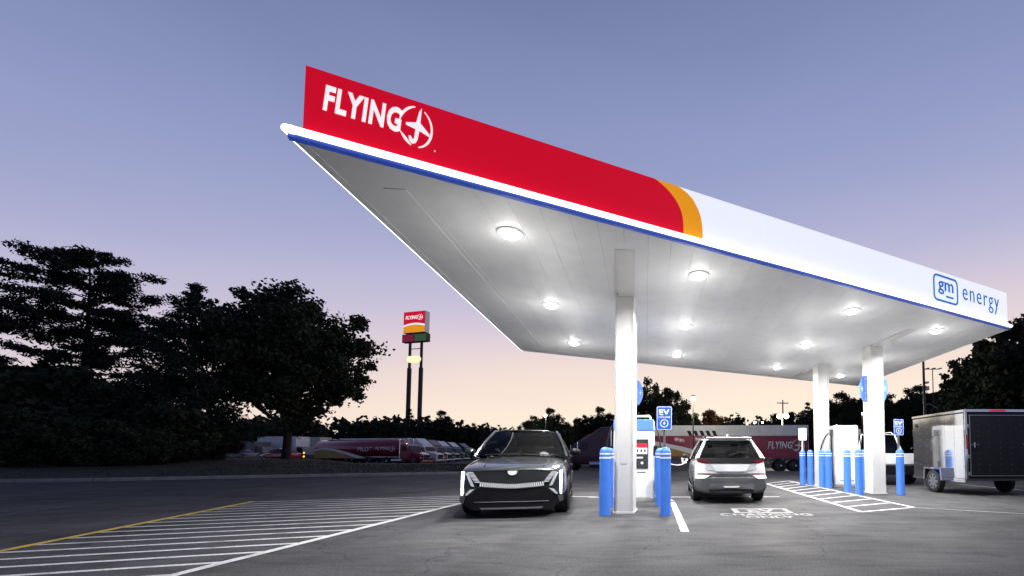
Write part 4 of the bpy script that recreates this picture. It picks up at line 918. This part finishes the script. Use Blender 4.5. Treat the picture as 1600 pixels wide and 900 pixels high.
# big rig parts at the far left, behind the bank
def lorry_box(px0, px1, py0, Y, label, m, cm):
    a, b = AT(px0, py0, Y), AT(px1, py0, Y); w = b.x-a.x; zg = gz(a.x, Y)
    c = thing('box_truck', label, 'truck', ((a.x+b.x)/2, Y, zg), 0); h = a.z-zg
    MB().box((0, 1.3, h/2+.5), (w, 2.5, h-1.0)).build('cargo_box', m, c, bevel=.03)
    MB().prism([(0, .6), (1.6, .6), (1.6, 1.5), (1.1, 1.7), (.75, 2.6), (0, 2.7)], ((w/2+.05, 2.4, 0), (1, 0, 0), (0, 0, 1)), 2.2).build('cab', cm, c, bevel=.06)
    MB().box((w/2+.45, .18, 2.1), (.6, .03, .6)).build('side_window', M_glassd, c)
    for x_ in (-w*.35, -w*.1, w/2+1.0):
        for y_ in (.2, 2.3):
            e = wheel(c, .2, 0, .5, .3, 8); e.location = (x_, y_, .5); e.rotation_euler = (0, 0, R(-90) if y_ < 1 else R(90))
    for k in range(5): MB().box((-w/2+w*(k+.5)/5, .035, h/2+.5), (.03, .03, h-1.2)).build('side_rib', m, c)
lorry_box(402, 462, 682, 66, 'pale grey box truck seen behind the round tree trunk', M_twh, M_tgry)
lorry_box(466, 500, 683, 74, 'cream box truck between the tree trunk and the maroon tanker', mat('truck_cream', (.52, .53, .42), .4, var=.1), M_tred)
lorry_box(352, 398, 690, 62, 'dark box truck standing behind the white camper', M_tgry, M_tgry)
def small_car(label, loc, rz, m, sc=1.0, name='parked_car'):
    c = thing(name, label, 'car', loc, rz)
    st = [(2.1, .6, .4, .66, .72), (1.95, .78, .28, .74, .80), (1.1, .88, .22, .88, .96), (.3, .88, .2, .92, .95), (-1.3, .88, .2, .95, .98), (-1.9, .84, .26, .92, .96), (-2.1, .7, .4, .8, .85)]
    hull(st, (), .35, m, c); greenhouse(c, m, .95, -1.6, .84, .95, .96, .2, -.95, .58, 1.45)
    for x_ in (-.89, .89):
        for y_ in (1.3, -1.3): wheel(c, x_, y_, .33, .22, 6)
    for s in (-1, 1):
        MB().box((s*.62, 2.05, .66), (.28, .10, .12)).build('headlamp', M_chr, c, bevel=.03); MB().box((s*.62, -2.06, .78), (.28, .10, .12)).build('tail_lamp', M_tail, c, bevel=.03)
    return c
q = AT(443, 712, 52); small_car('bright red car half hidden by the bank beside the tree trunk', (q.x-.3, 52, .25), R(80), mat('paint_red', (.42, .01, .015), .25, var=.04, coat=1))
q = AT(392, 716, 47); small_car('dark car parked on the lot behind the bank, below the camper', (q.x-2.2, 47.5, .22), R(84), M_tgry)
# camper
def camper():
    q = AT(336, 716, 50); c = thing('camper', 'white camper with a sloped over-cab front at the edge of the dark pines', 'camper', (q.x, 50, .05), R(-80))
    MB().prism([(-4.2, .6), (1.1, .6), (1.1, 1.3), (.9, 1.5), (.55, 2.2), (1.3, 2.35), (1.1, 2.8), (-.6, 3.2), (-4.2, 3.2)], ((-1.1, 0, 0), (0, 1, 0), (0, 0, 1)), 2.2).build('body', M_twh, c, bevel=.05)
    for s in (-1, 1):
        MB().box((s*1.11, -1.5, 2.0), (.03, 1.0, .6)).build('side_window', M_glassd, c, bevel=.01)
        MB().box((s*1.11, .1, 1.75), (.03, .6, .55)).build('cab_window', M_glassd, c, bevel=.01)
        for y_ in (.45, -3.0): wheel(c, s*1.12, y_, .38, .26, 6)
        MB().box((s*.75, 1.12, .95), (.3, .05, .2)).build('headlamp', M_chr, c, bevel=.02)
    MB().box((0, .80, 1.85), (1.9, .04, .6), rx=R(-27)).build('windscreen', M_glassd, c); MB().box((0, 1.15, .6), (2.1, .12, .2)).build('bumper', M_chr, c, bevel=.03)
camper()
q = AT(342, 683, 34); sg = thing('small_sign', 'small violet notice sign on a thin post on the grass bank', 'sign', (q.x, 34, .6), 0)
MB().box((0, .04, .9), (.07, .05, 1.9)).build('post', M_steel, sg); MB().box((0, 0, 1.62), (.62, .03, .46)).build('panel', M_purp, sg, bevel=.01); MB().box((0, 0, 2.12), (.50, .03, .40)).build('panel', M_purp, sg, bevel=.01)
MB().box((0, -.018, 1.66), (.44, .006, .05)).build('print_line', M_sw, sg)
q = AT(485, 708, 58); al = thing('marker_light_post', 'amber lit marker lamps at the tail of the maroon tanker', 'marker lamp', (q.x, 57, gz(0, 57)), 0)
MB().box((0, .05, .9), (.08, .06, 1.9)).build('bracket', M_dsteel, al)
for z_ in (1.25, 1.72): MB().lathe([(.001, -.06), (.09, -.05), (.12, 0), (.001, .02)], 12, 'Y', (0, 0, z_)).build('amber_lamp', M_amber, al, True)
# ------------------------------------------------------------------ tall pole sign
def pole_sign():
    Y = 120; k = Y/FPX
    a = AT(651, 504, Y); zg = gz(a.x, Y); c = thing('pole_sign', 'tall twin pole roadside sign with lit red and yellow panel', 'pole sign', (a.x, Y, zg), R(-14))
    hz = lambda py: AT(651, py, Y).z-zg
    w = 41*k*1.0
    MB().box((0, 0, (hz(488)+hz(521))/2), (w, 1.6, hz(488)-hz(521))).build('cabinet', M_alu, c, bevel=.05)
    z0, z1 = hz(520.4), hz(488.6); fr = ((-w/2+.06, -.81, z0), (1, 0, 0), (0, 0, 1)); W2 = w-.12; H2 = z1-z0
    top = [(W2*t_, H2*(.26+.16*math.sin(math.pi*(.15+.7*t_))-.05)) for t_ in [i/16 for i in range(17)]]
    up_ = [(a_, b_+H2*.09) for a_, b_ in top]
    MB().prism([(W2, H2), (0, H2)]+up_, fr, .04).build('face_panel', M_red, c); MB().prism(top+up_[::-1], fr, .036).build('face_panel', M_let, c)
    MB().prism([(0, 0), (W2, 0)]+top[::-1], fr, .04).build('face_panel', M_yel, c)
    flying_logo(c, (-w*.40, -.86, z0+H2*.57), (1, 0, 0), (0, 0, 1), w*.80, H2*.30, M_let, .03, .22)
    w2 = 47*k; zz0, zz1 = hz(535), hz(522.5)
    MB().box((0, 0, (zz0+zz1)/2), (w2, 1.3, zz1-zz0)).build('price_cabinet', M_dsteel, c, bevel=.05)
    MB().box((-w2*.25, -.67, (zz0+zz1)/2), (w2*.47, .04, (zz1-zz0)*.86)).build('price_panel', M_psr, c); MB().box((w2*.25, -.67, (zz0+zz1)/2), (w2*.47, .04, (zz1-zz0)*.86)).build('price_panel', M_psg, c)
    for s in (-1, 1):
        MB().tube([(s*w*.27, 0, 0), (s*w*.27, 0, hz(575))], .55, 14).build('lower_pole', M_dsteel, c, smooth=True); MB().tube([(s*w*.27, 0, hz(575)), (s*w*.27, 0, hz(521))], .36, 14).build('upper_pole', M_dsteel, c, smooth=True)
    MB().tube([(-w*.27, 0, hz(545)), (w*.27, 0, hz(545))], .12, 8).build('cross_bar', M_dsteel, c)
    zy = hz(562); MB().prism(rrect(-w*.30, zy-.9, w*.30, zy+.9, .85), ((0, -.30, 0), (1, 0, 0), (0, 0, 1)), .5).build('lit_panel', M_ypan, c)
pole_sign()
# ------------------------------------------------------------------ lamp posts and utility pole
def lamp_post(px, py, Y, label, lit=True, power=0, heads=1, arm=.5, sz=.35, thick=.09):
    p = AT(px, py, Y); zg = gz(p.x, Y); c = thing('lamp_post', label, 'street lamp', (p.x, Y, zg), 0, 'lamp posts around the truck lot'); h = p.z-zg
    MB().tube([(0, 0, 0), (0, 0, h+.1)], [thick*1.3, thick*.8], 10).build('pole', M_dsteel, c, smooth=True)
    for k in range(heads):
        dx = 0 if heads == 1 else (k-(heads-1)/2)*arm*2
        if heads > 1: MB().tube([(0, 0, h), (dx, 0, h+.02)], .05, 6).build('arm', M_dsteel, c)
        hd_ = MB().box((dx, -.2, h+.05), (sz*1.0, .8, .12)).build('lamp_head', M_dsteel, c, bevel=.03)
        if lit:
            MB().lathe([(.001, -sz*.55)]+[(sz*.55*math.cos(R(a)), sz*.55*math.sin(R(a))) for a in range(-75, 76, 15)]+[(.001, sz*.55)], 14, 'Z', (dx, -.3, h-sz*.4)).build('lamp_glass', M_street, hd_, smooth=True)
    if power:
        l = bpy.data.lights.new('lamp_light', 'POINT'); l.energy = power; l.shadow_soft_size = .3; l.color = (1, .92, .75)
        o = bpy.data.objects.new('lamp_light', l); C.objects.link(o); o.parent = c; o.location = (0, -.7, h-.5)
lamp_post(853, 648, 78, 'lit lamp post in the trees above the dark car', True, 500, sz=.42)
lamp_post(1083, 621, 34, 'lit lamp post right of the tall trees behind the left charger', True, 480, sz=.32, thick=.05)
lamp_post(1222, 648, 46, 'brightest lit lamp post above the white topped trailer', True, 3800, heads=2, arm=.36, sz=.46)
lamp_post(1185, 659, 90, 'small far lit twin lamp left of the brightest lamp post', True, 200, heads=2, arm=.8, sz=.38)
lamp_post(1176, 666, 120, 'smallest far lit lamp low over the trailer roof', True, 0, heads=2, arm=.8, sz=.4)
lamp_post(1347, 645, 75, 'dim lit lamp between the two right columns', True, 100, sz=.35)
lamp_post(1457, 577, 62, 'unlit twin headed lamp post against the sky beyond the trailer', False, 0, heads=3, arm=.45, sz=.3, thick=.07)
def tall_pole():
    p = AT(1442.5, 560, 26); c = thing('utility_pole', 'dark slender pole rising behind the black trailer', 'pole', (p.x, 26, 0), 0); h = p.z+1.5
    MB().tube([(0, 0, 0), (0, 0, h)], [.085, .06], 10).build('pole', M_dsteel, c, smooth=True)
    zz = AT(1445, 607, 26).z; MB().box((.15, -.05, zz), (.2, .2, .25)).build('camera_box', M_alu, c, bevel=.03); MB().box((.15, -.05, zz+.35), (.16, .25, .12)).build('camera_box', M_sw, c, bevel=.03)
    za = AT(1450, 634, 26).z; MB().tube([(0, 0, za+.05), (.3, 0, za+.1), (.75, 0, za-.15)], .03, 8).build('arm', M_alu, c)
tall_pole()
def power_pole():
    Y = 95; p = AT(1223, 625, Y); zg = gz(p.x, Y); h = p.z-zg; c = thing('utility_pole', 'wooden power pole with a cross arm above the brightest lamp', 'pole', (p.x, Y, zg), R(12))
    MB().tube([(0, 0, 0), (0, 0, h)], [.2, .13], 8).build('pole', M_bark, c); MB().box((0, 0, h-.7), (2.6, .14, .16)).build('cross_arm', M_bark, c)
    for x_ in (-1.2, -.5, .5, 1.2): MB().lathe([(.001, 0), (.06, 0), (.07, .12), (.03, .2), (.001, .2)], 8, 'Z', (x_, 0, h-.62)).build('insulator', M_tgry, c)
power_pole()
# ------------------------------------------------------------------ trees
def tuft(center, r, n, flat=1.0):
    p = rng.normal(size=(n, 3))*.46; q = np.linalg.norm(p, axis=1)[:, None]; p = np.where(q > 1.25, p/q*rng.uniform(.3, 1.2, (n, 1)), p); return np.array(center)+p*np.array([r, r, r*flat])
def limb(mb, a, b, r0, r1, wob=.08):
    a, b = Vector(a), Vector(b); L = (b-a).length; pts = [a]
    for k in (1, 2, 3): pts.append(a.lerp(b, k/4)+Vector(rng.normal(size=3))*L*wob*.5+Vector((0, 0, L*.04*math.sin(math.pi*k/4))))
    pts.append(b); mb.tube([tuple(p) for p in pts], [r0+(r1-r0)*k/4 for k in range(5)], 6)
def broadleaf_mesh(H, Wd, trunk, nclump, nleaf, leaf, seed, limbleaf=.9):
    global rng
    keep = rng; rng = np.random.default_rng(seed)
    cz = trunk+(H-trunk)*.5; rz_ = (H-trunk)*.5; tips = []
    while len(tips) < nclump:
        d = rng.normal(size=3); d /= np.linalg.norm(d); rr = rng.uniform(.12, 1)**.55
        if d[2] < -.3 and rng.uniform() < .35: continue
        k = 1+.16*math.sin(3*math.atan2(d[1], d[0])+seed)+.10*math.sin(7*d[2]*2+seed*2)
        w = Wd*.5*(1-.12*max(0, d[2])) 
        tips.append((d[0]*rr*w*k*.9, d[1]*rr*w*k*.9, cz+d[2]*rr*rz_*.92*(1+.08*math.sin(5*math.atan2(d[1], d[0])+seed))))
    tips.sort(key=lambda q: -(math.hypot(q[0], q[1])/(Wd*.5)+abs(q[2]-cz)/rz_)); P = []
    for t_ in tips:
        r = Wd*rng.uniform(.04, .115); P.append(tuft(t_, r, int(nleaf/nclump*rng.uniform(.6, 1.4)), .75))
    mb = MB(); r0 = H*.019
    mb.tube([(0, 0, -.4), (0, 0, .15), (r0*.2, 0, trunk*.5), (0, r0*.2, trunk), (r0, 0, trunk+(H-trunk)*.35), (0, 0, trunk+(H-trunk)*.75)], [r0*1.6, r0*1.15, r0, r0*.92, r0*.55, r0*.15], 10)
    for t_ in tips[:max(14, nclump//3)]:
        f = rng.uniform(.0, .45); a_ = np.array((0, 0, trunk+(H-trunk)*f*.8-.2)); limb(mb, a_, t_, r0*(.45-.4*f), r0*.06)
        b_ = np.array(t_); k_ = int(nleaf/nclump*limbleaf); w_ = rng.uniform(.55, 1, (k_, 1))
        P.append(a_+(b_-a_)*w_+rng.normal(size=(k_, 3))*Wd*.035)
    cr_ = quads_mesh('crown', np.concatenate(P), leaf, .75); tk = mb.mesh('trunk'); rng = keep
    return tk, cr_
def pine_mesh(H, Wd, seed, whorls=15, flat=.22, needles=170, start=.10, up=.12, irr=.5, size=.17, prof=None):
    global rng
    keep = rng; rng = np.random.default_rng(seed); P = []; mb = MB(); r0 = H*.018
    mb.tube([(0, 0, -.4), (0, 0, H*.3), (.1, .05, H*.65), (0, 0, H*.98)], [r0*1.2, r0*.9, r0*.5, r0*.08], 10)
    for i in range(whorls):
        f = start+(1-start)*(i/(whorls-1))**.95; nb = int(rng.integers(4, 7))
        env = prof(f) if prof else (1-f)**.7
        for j in range(nb):
            a = 2*math.pi*(j+rng.uniform(0, .8))/nb; L = Wd*.5*env*rng.uniform(1-irr, 1.08)
            if L < .35: L = .35
            b = np.array([math.cos(a)*L, math.sin(a)*L, H*f+L*rng.uniform(up-.10, up+.16)]); o = np.array([0, 0, H*f-.05*L])
            limb(mb, o, b, r0*.28*(1-f*.6), r0*.03, .04)
            nt_ = max(3, int(L/.55))
            for k in range(nt_):
                q_ = .30+.72*(k+rng.uniform(0, 1))/nt_; c_ = o+(b-o)*q_; sp = L*.13*(1.2-abs(q_-.7))
                c_ = c_+rng.normal(size=3)*np.array([sp, sp, .10])
                ts_ = min(1, .35+env*.9); P.append(tuft(c_, rng.uniform(.55, .95)*ts_, int(needles/6*rng.uniform(.6, 1.3)*ts_), flat))
    P.append(tuft((0, 0, H), .35, 60, 1.2))
    cr_ = quads_mesh('crown', np.concatenate(P), size, .35); tk = mb.mesh('trunk'); rng = keep
    return tk, cr_
def tree(name, label, loc, meshes, lm, group=None, scale=(1, 1, 1), rz=0.0, cat='tree'):
    c = thing(name, label, cat, loc, rz, group); c.scale = scale
    link('trunk', meshes[0], M_bark, c, True); link('crown', meshes[1], lm, c); return c
# round tree on the bank
p = AT(440, 719, 36); sY = 36/FPX
tree('round_tree', 'large round crowned broadleaf tree with a short trunk on the grass bank', (p.x+.35, 36, .62), broadleaf_mesh((719-441)*sY, 240*sY, 2.6, 240, 46000, .15, 5, limbleaf=.4), M_leaf)
# tall pine at far left
p = AT(118, 735, 33); s33 = 33/FPX; Hp = (735-372)*s33*.89
prof1 = lambda f: (1.05 if f < .72 else .95) * (.30+.70*abs(math.sin(f*11.5+.6)))*(1 if f < .86 else .75)
tree('pine_tree', 'tallest pine with broad layered branches at the left edge', (p.x, 33, .4), pine_mesh(Hp, 262*s33, 21, 15, .42, 820, .12, .12, .42, .15, prof1), M_pine, rz=.4)
p = AT(290, 735, 31); s31 = 31/FPX
tree('pine_tree', 'smaller bushy pine between the tallest pine and the round tree', (p.x, 31, .4), pine_mesh((735-452)*s31*.98, 205*s31, 34, 21, .6, 430, .06, .38, .35, .14, lambda f: .06+(1-f)**.85*1.05), M_pine, rz=1.1)
# dark understorey at the left
und = [broadleaf_mesh(7.5, 7.5, .7, 90, 14000, .16, 51), broadleaf_mesh(6.0, 7.5, .5, 90, 14000, .16, 52)]
for i, (px, top, Y, k, lb) in enumerate([(20, 560, 30, 0, 'dark bushy shrub tree at the left edge below the tallest pine'), (110, 575, 28, 1, 'dark dense shrub tree below the middle of the tallest pine'),
        (195, 600, 29, 0, 'dark rounded shrub tree right of the tallest pine trunk'), (262, 630, 28, 1, 'low dark shrub tree below the smaller pine'), (325, 655, 33, 0, 'dark shrub tree beside the camper, left of the round tree'),
        (60, 640, 24, 1, 'lowest dark bush nearest the kerb at the left edge'), (160, 655, 25, 1, 'low wide dark bush near the kerb below the pines'), (240, 668, 26, 1, 'small dark bush near the kerb below the smaller pine')]):
    q = AT(px, top, Y); hh = [7.5, 6.0][k]; s_ = (q.z-.2)/hh
    tree('shrub_tree', lb, (q.x, Y, .2), und[k], M_leaf, 'dark trees massed at the left', (s_*1.15, s_*1.15, s_), i*1.3)
# background trees
bgm = [broadleaf_mesh(12, 9, 1.5, 120, 14000, .17, 60+i) for i in range(4)]+[broadleaf_mesh(12, 6.5, 1.0, 70, 8000, .18, 70), pine_mesh(12, 6.5, 75, 14, .35, 120, .08, .15, .3, .2)]
bg_list = [ # px, top, Y, mesh, widthscale, label
 (612, 646, 105, 4, 1, 'dark narrow tree at the foot of the pole sign, left of both poles'), (640, 640, 112, 5, 1, 'dark tree between the feet of the pole sign'), (668, 644, 110, 4, 1, 'dark tree right of the pole sign feet'),
 (690, 640, 116, 0, .8, 'dark tree second right of the pole sign feet'), (715, 652, 112, 4, 1, 'dark tree above the row of parked trucks'), (742, 659, 120, 1, .9, 'dark tree above the far end of the truck row'),
 (770, 664, 130, 2, .9, 'low dark tree left of the dark car roof'), (797, 668, 135, 4, .9, 'lowest dark tree above the dark car roof'),
 (833, 647, 84, 1, .8, 'left half of the tree pair around the lit lamp above the dark car'), (860, 636, 86, 0, .85, 'rounded dark tree right behind the lit lamp above the dark car'), (880, 655, 90, 3, .8, 'low dark tree in the gap right of the lit lamp'),
 (905, 648, 80, 2, .8, 'dark tree left of the left front column'), (938, 634, 82, 0, .9, 'taller dark tree touching the left front column'), (965, 640, 84, 3, 1, 'dark tree behind the left front column'),
 (1012, 586, 52, 1, .80, 'tallest dark tree behind the left charger, under the blade sign'), (1048, 598, 54, 3, .72, 'tall dark tree right behind the larger EV sign'), (1078, 640, 56, 2, .8, 'dark tree below the lamp right of the larger EV sign'),
 (1110, 634, 60, 2, .8, 'lamp lit brownish tree above the white car roof'), (1136, 650, 64, 0, .7, 'small lamp lit brownish tree right of the white car roof'),
 (1160, 668, 110, 1, 1.2, 'far low tree on the rise left of the small lamps'), (1192, 656, 120, 3, 1.2, 'far tree on the rise behind the small lamps'), (1215, 645, 118, 0, 1.1, 'far tree on the rise around the power pole'),
 (1240, 638, 105, 2, 1.1, 'dark tree right of the brightest lamp'), (1262, 630, 98, 5, 1.1, 'pointed dark tree left of the rear right column'), (1290, 620, 95, 1, 1.1, 'dark tree behind the rear right column'),
 (1315, 612, 90, 0, 1, 'dark tree left of the two right columns gap'), (1340, 614, 92, 3, 1, 'dark tree in the gap between the two right columns'), (1372, 612, 92, 2, 1, 'dark tree behind the right front column'),
 (1400, 610, 90, 1, 1.1, 'dark tree just right of the right front column'), (1428, 600, 92, 0, 1.1, 'dark tree around the slender pole'), (1455, 606, 92, 2, 1.1, 'dark tree below the unlit twin lamp'),
 (1480, 600, 88, 3, 1.1, 'dark tree left of the tall trees at the right edge'), (1510, 548, 60, 4, 1.0, 'upright leafy tree standing out left of the tallest right trees'), (1540, 535, 50, 1, 1.0, 'large dark tree above the black trailer'),
 (1575, 505, 46, 0, 1.0, 'tall dark tree behind the canopy tip at the right'), (1606, 478, 42, 2, 1.1, 'tallest dark tree at the right edge of the picture'), (1500, 600, 58, 3, 1.1, 'dark understorey tree left above the black trailer'), (1560, 590, 44, 0, 1.0, 'dark understorey tree right above the black trailer')]
for i, (px, top, Y, k, ws, lb) in enumerate(bg_list):
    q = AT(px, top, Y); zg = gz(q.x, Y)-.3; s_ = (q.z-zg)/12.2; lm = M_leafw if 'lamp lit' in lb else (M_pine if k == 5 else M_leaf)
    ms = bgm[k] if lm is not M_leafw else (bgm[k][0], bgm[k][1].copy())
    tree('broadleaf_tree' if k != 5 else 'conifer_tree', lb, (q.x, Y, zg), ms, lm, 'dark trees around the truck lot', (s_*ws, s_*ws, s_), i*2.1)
# the wood behind them that closes the view
def wood():
    P = []
    for k in range(420):
        a = rng.uniform(R(-62), R(50)); d = rng.uniform(150, 175); x_, y_ = d*math.sin(a), d*math.cos(a)
        h = rng.uniform(7.5, 11) if x_ < 10 else rng.uniform(9, 14)
        if -62 < x_ < -20: h *= .75
        for j in range(9): P.append(tuft((x_+rng.normal()*2, y_+rng.normal()*2, h*(j+.4)/9), 2.6, 22, .8))
    o = link('distant_wood', quads_mesh('distant_wood', np.concatenate(P), .75, .8), M_leaf); tag(o, 'far dark wood closing the horizon behind the trucks', 'wood', kind='stuff')
wood()
